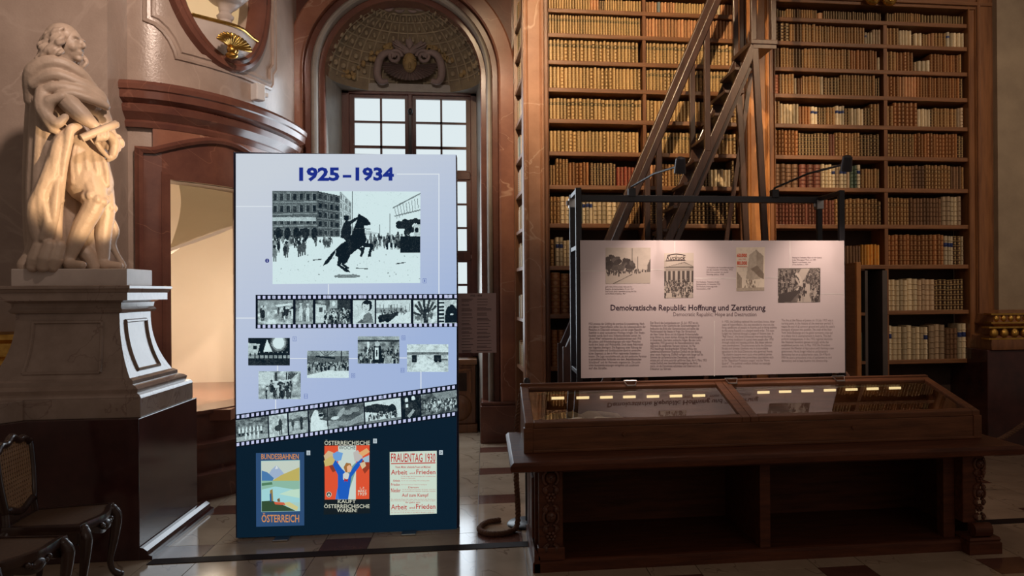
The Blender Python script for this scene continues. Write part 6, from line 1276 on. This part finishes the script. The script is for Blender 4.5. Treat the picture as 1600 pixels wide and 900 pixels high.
# ================================================================== BUST, CORBEL AND SHELL IN THE OVAL
sB = s_at(372); zB = sz(356, 44)[1]; zb0 = OZ-OB
cb = thing('corbel_shelf', 'white marble corbel with gilt shell at the foot of the oval', 'corbel', wp(sB, zb0, 0))
def opart(name, mb, mat, par, **k): o = obj(name, mb, mat, par, **k); o.location = -Vector(par.location); return o
mb = MB(); cut = [a for a in [math.pi+math.pi*i/30 for i in range(31)] if OZ+OB*math.sin(a) < zB]
outl = [(OS+(OA-.01)*math.cos(a), OZ+(OB-.01)*math.sin(a)) for a in cut]; n = len(outl); of = lambda s: .03+.09*math.exp(-((s-OS)/.22)**2)
vs = []
for s, z in outl: vs += [wp(s, z, -.30), wp(s, z, of(s)*((z-zb0)/(zB-zb0))**.6), wp(s, zB, of(s)), wp(s, zB, -.30)]
mb.add(vs, [(i*4+k, i*4+(k+1)%4, i*4+4+(k+1)%4, i*4+4+k) for i in range(n-1) for k in range(4)]); opart('block', mb, mWHITE, cb, smooth=40)
opart('gilt_edge', MB().tube([wp(s, zB, of(s)+.004) for s, z in outl], .016, 8), mGOLD, cb, smooth=60)
shc = wp(OS-.09, zb0+.07, .14); tn = (wp(OS+.1,0,0)-wp(OS-.1,0,0)).normalized(); nn = (wp(OS,0,1)-wp(OS,0,0)).normalized()
for k in range(13):
    a = R_(12+13*k); d = tn*math.cos(a)*1.15+Vector((0,0,1))*math.sin(a)*.62; opart('shell_lobe', MB().tube([shc+d*.03, shc+d*.10+nn*.03, shc+d*.165+nn*.045, shc+d*.185+nn*.03], [.008,.015,.019,.011], 8), mGOLD, cb, smooth=60)
opart('gilt_knob', MB().ball(shc+Vector((0,0,-.02)), .042, 12, 8).ball(shc+Vector((0,0,-.07)), (.055,.04,.03), 12, 8).ball(shc+tn*.05+Vector((0,0,-.02)), .025, 8, 6), mGOLD, cb, smooth=60)
bp = wp(sB, zB+.003, -.12); bu = thing('portrait_bust', 'pale marble portrait bust standing in the oval opening', 'bust', bp, R_(30))
obj('socle', MB().lathe([(.095,0),(.10,.02),(.085,.04),(.065,.075),(.055,.12),(.07,.135),(.075,.155),(.06,.17),(.045,.20),(.05,.235)], n=24), mWHITE, bu, smooth=40)
mb = MB(); limb(mb, [(0,0,.22),(.02,0,.30),(.02,0,.42)], [.06,.12,.17], 16); mb.ball((.02,0,.42), (.20,.30,.17), 18, 12); mb.ball((.02,-.2,.43), (.12,.12,.12), 12, 8); mb.ball((.02,.2,.43), (.12,.12,.12), 12, 8)
limb(mb, [(.02,0,.5),(.03,0,.66)], [.075,.065]); mb.ball((.05,0,.76), (.105,.085,.13), 16, 12); limb(mb, [(.14,0,.79),(.17,0,.745),(.155,0,.73)], [.01,.017,.013], 8); mb.ball((.12,0,.665), (.03,.03,.025), 8, 6)
for k in range(20): a = rw.uniform(.7, 5.6); limb(mb, [(.03+.09*math.cos(a),.09*math.sin(a),.83), (.02+.12*math.cos(a),.12*math.sin(a),.72), (.0+.12*math.cos(a),.13*math.sin(a),.60)], [.03,.035,.02], 8)
for k in range(9): y = -.24+.06*k; limb(mb, [(.12-abs(y)*.2,y,.52), (.21-abs(y)*.5,y*.8,.40), (.11,y*.45,.29)], [.02,.025,.018], 8)
remesh(obj('figure', mb, mWHITE, bu), .012, 3)
# ================================================================== CHAIRS
def cabriole(x, y, sx, sy, z1):
    d = Vector((sx, sy, 0)).normalized()
    p = [Vector((x,y,z1)), Vector((x,y,z1-.05))+d*.02, Vector((x,y,z1*.62))+d*.012, Vector((x,y,z1*.3))-d*.012, Vector((x,y,.06))-d*.004, Vector((x,y,.02))+d*.03]
    mb = MB(); limb(mb, p, [.028,.034,.026,.018,.016,.022], 10); mb.ball(p[-1]+d*.008, (.026,.026,.019), 10, 6); return mb
def chair(loc, rz, label):
    t = thing('cane_chair', label, 'chair', loc, rz, 'cane chairs by the pedestal'); SW, SD, SHt = .25, .215, .44
    # serpentine seat frame, front towards +x
    out = []
    for k in range(41):
        u = -1+2*k/40; out.append((SD+.030*math.cos(math.pi*u)*.8-.01, SW*u))
    ring = out+[(-SD, .20), (-SD, -.20)]
    st = obj('seat', MB().prism([(x*.90, y*.88) for x, y in ring], SHt-.006, SHt+.006), pmat('shaded_cane_seat', (.13,.07,.038), (.09,.05,.028), 60, .5), t)  # cane colour darkened to carry the shadow on the seat
    inner = [(x*.90, y*.88) for x, y in ring]; m_ = len(ring); mb = MB(); vs = []
    for (x, y), (a, b_) in zip(ring, inner): vs += [(x,y,SHt-.035),(x*1.02,y*1.02,SHt-.012),(x,y,SHt+.010),(a,b_,SHt+.012),(a,b_,SHt-.035)]
    mb.add(vs, [(i*5+k, i*5+(k+1)%5, ((i+1)%m_)*5+(k+1)%5, ((i+1)%m_)*5+k) for i in range(m_) for k in range(5)]); obj('seat_rail', mb, mCHAIR, t, smooth=40)
    # scalloped aprons
    def apron(f, n=24, d0=.07, d1=.035):
        mb = MB(); vs = []
        for k in range(n+1):
            u = k/n; p = Vector(f(u)); dz = d1+(d0-d1)*abs(math.cos(2*math.pi*u))
            o = Vector((p.x, p.y, 0)).normalized()*.012; vs += [p+Vector((0,0,SHt-.03)), p+o+Vector((0,0,SHt-.03)), p+o*.6+Vector((0,0,SHt-.03-dz)), p-o+Vector((0,0,SHt-.03-dz))]
        return mb.add(vs, [(i*4+k, i*4+(k+1)%4, i*4+4+(k+1)%4, i*4+4+k) for i in range(n) for k in range(4)])
    obj('apron', apron(lambda u: (out[int(round(u*40))][0]-.02, out[int(round(u*40))][1]*.95, 0), 40), mCHAIR, t, smooth=40)
    for q in (-1, 1): obj('apron', apron(lambda u: (-SD+.03+u*(2*SD-.05), q*(.19+.05*u), 0)), mCHAIR, t, smooth=40)
    mb = MB().ball((SD+.012, 0, SHt-.055), (.02,.045,.03), 10, 8)
    for q in (-1,1):
        for k in range(3): mb.ball((SD+.012, q*(.03+.02*k), SHt-.06+.01*k), (.012,.016,.014), 8, 6)
    obj('carved_shell', mb, mCHAIR, t, smooth=60)
    for x, y in ((SD-.03, SW-.035), (SD-.03, -SW+.035), (-SD+.02, .18), (-SD+.02, -.18)): obj('leg', cabriole(x, y, 1 if x > 0 else -.8, .8 if y > 0 else -.8, SHt-.02), mCHAIR, t, smooth=60)
    # back: serpentine frame with cane panel, raked
    def bk(y, z): return Vector((-SD-.01-(z-SHt)*.10+.02, y, z))
    zb, zt_ = SHt+.08, SHt+.44
    def hw_(v): return .165+.035*v+.012*math.sin(math.pi*v)
    L_ = [bk(-hw_(k/12), zb+(zt_-zb-.03)*k/12) for k in range(13)]; top_ = [bk(hw_(1)*(-1+2*k/16), zt_-.03+.045*math.cos(math.pi/2*(-1+2*k/16))**1.5+.012*math.cos(3*math.pi*(-1+2*k/16))) for k in range(17)]; R2 = [bk(hw_(1-k/12), zb+(zt_-zb-.03)*(1-k/12)) for k in range(13)]; bot = [bk(hw_(0)*(1-2*k/12), zb-.02*math.cos(math.pi*(1-2*k/12))-.01) for k in range(1,12)]
    fr_ = L_+top_[1:-1]+R2+bot
    bf = obj('back_frame', MB().tube(fr_, .021, 8, closed=True), mCHAIR, t, smooth=60); obj('crest', MB().ball(bk(0, zt_+.02), (.018,.05,.022), 10, 8), mCHAIR, bf, smooth=60)
    for q in (-1, 1): obj('back_post', MB().tube([bk(q*.175, SHt-.02), bk(q*.165, zb-.01)], .019, 8), mCHAIR, t, smooth=60)
    mb = MB(); N1 = 15
    for k in range(N1):
        v = (k+.5)/N1; w_ = hw_(v)*.97; z = zb+(zt_-zb-.01)*v
        for dz in (-.0035, .0035): mb.bar(bk(-w_, z+dz), bk(w_, z+dz), .004, .0022)
        y = -.185+.37*v
        for dy in (-.0035, .0035): mb.bar(bk(y+dy, zb-.01), bk(y+dy, zt_-.005), .0022, .004)
        for q in (-1, 1): mb.bar(bk(max(-.18,min(.18,y-q*.0)), zb), bk(max(-.19,min(.19,y+q*.16)), zb+(zt_-zb)*min(1,(.16)/.37)), .002, .003)
    tag(obj('cane_panel', mb, mCANE, t), kind='stuff')
    return t
chair((-2.385, 4.885, 0), R_(5), 'dark carved chair with cane back standing against the pedestal plinth')
chair((-2.395, 4.275, 0), R_(-12), 'dark carved chair with cane seat standing in front of another chair')
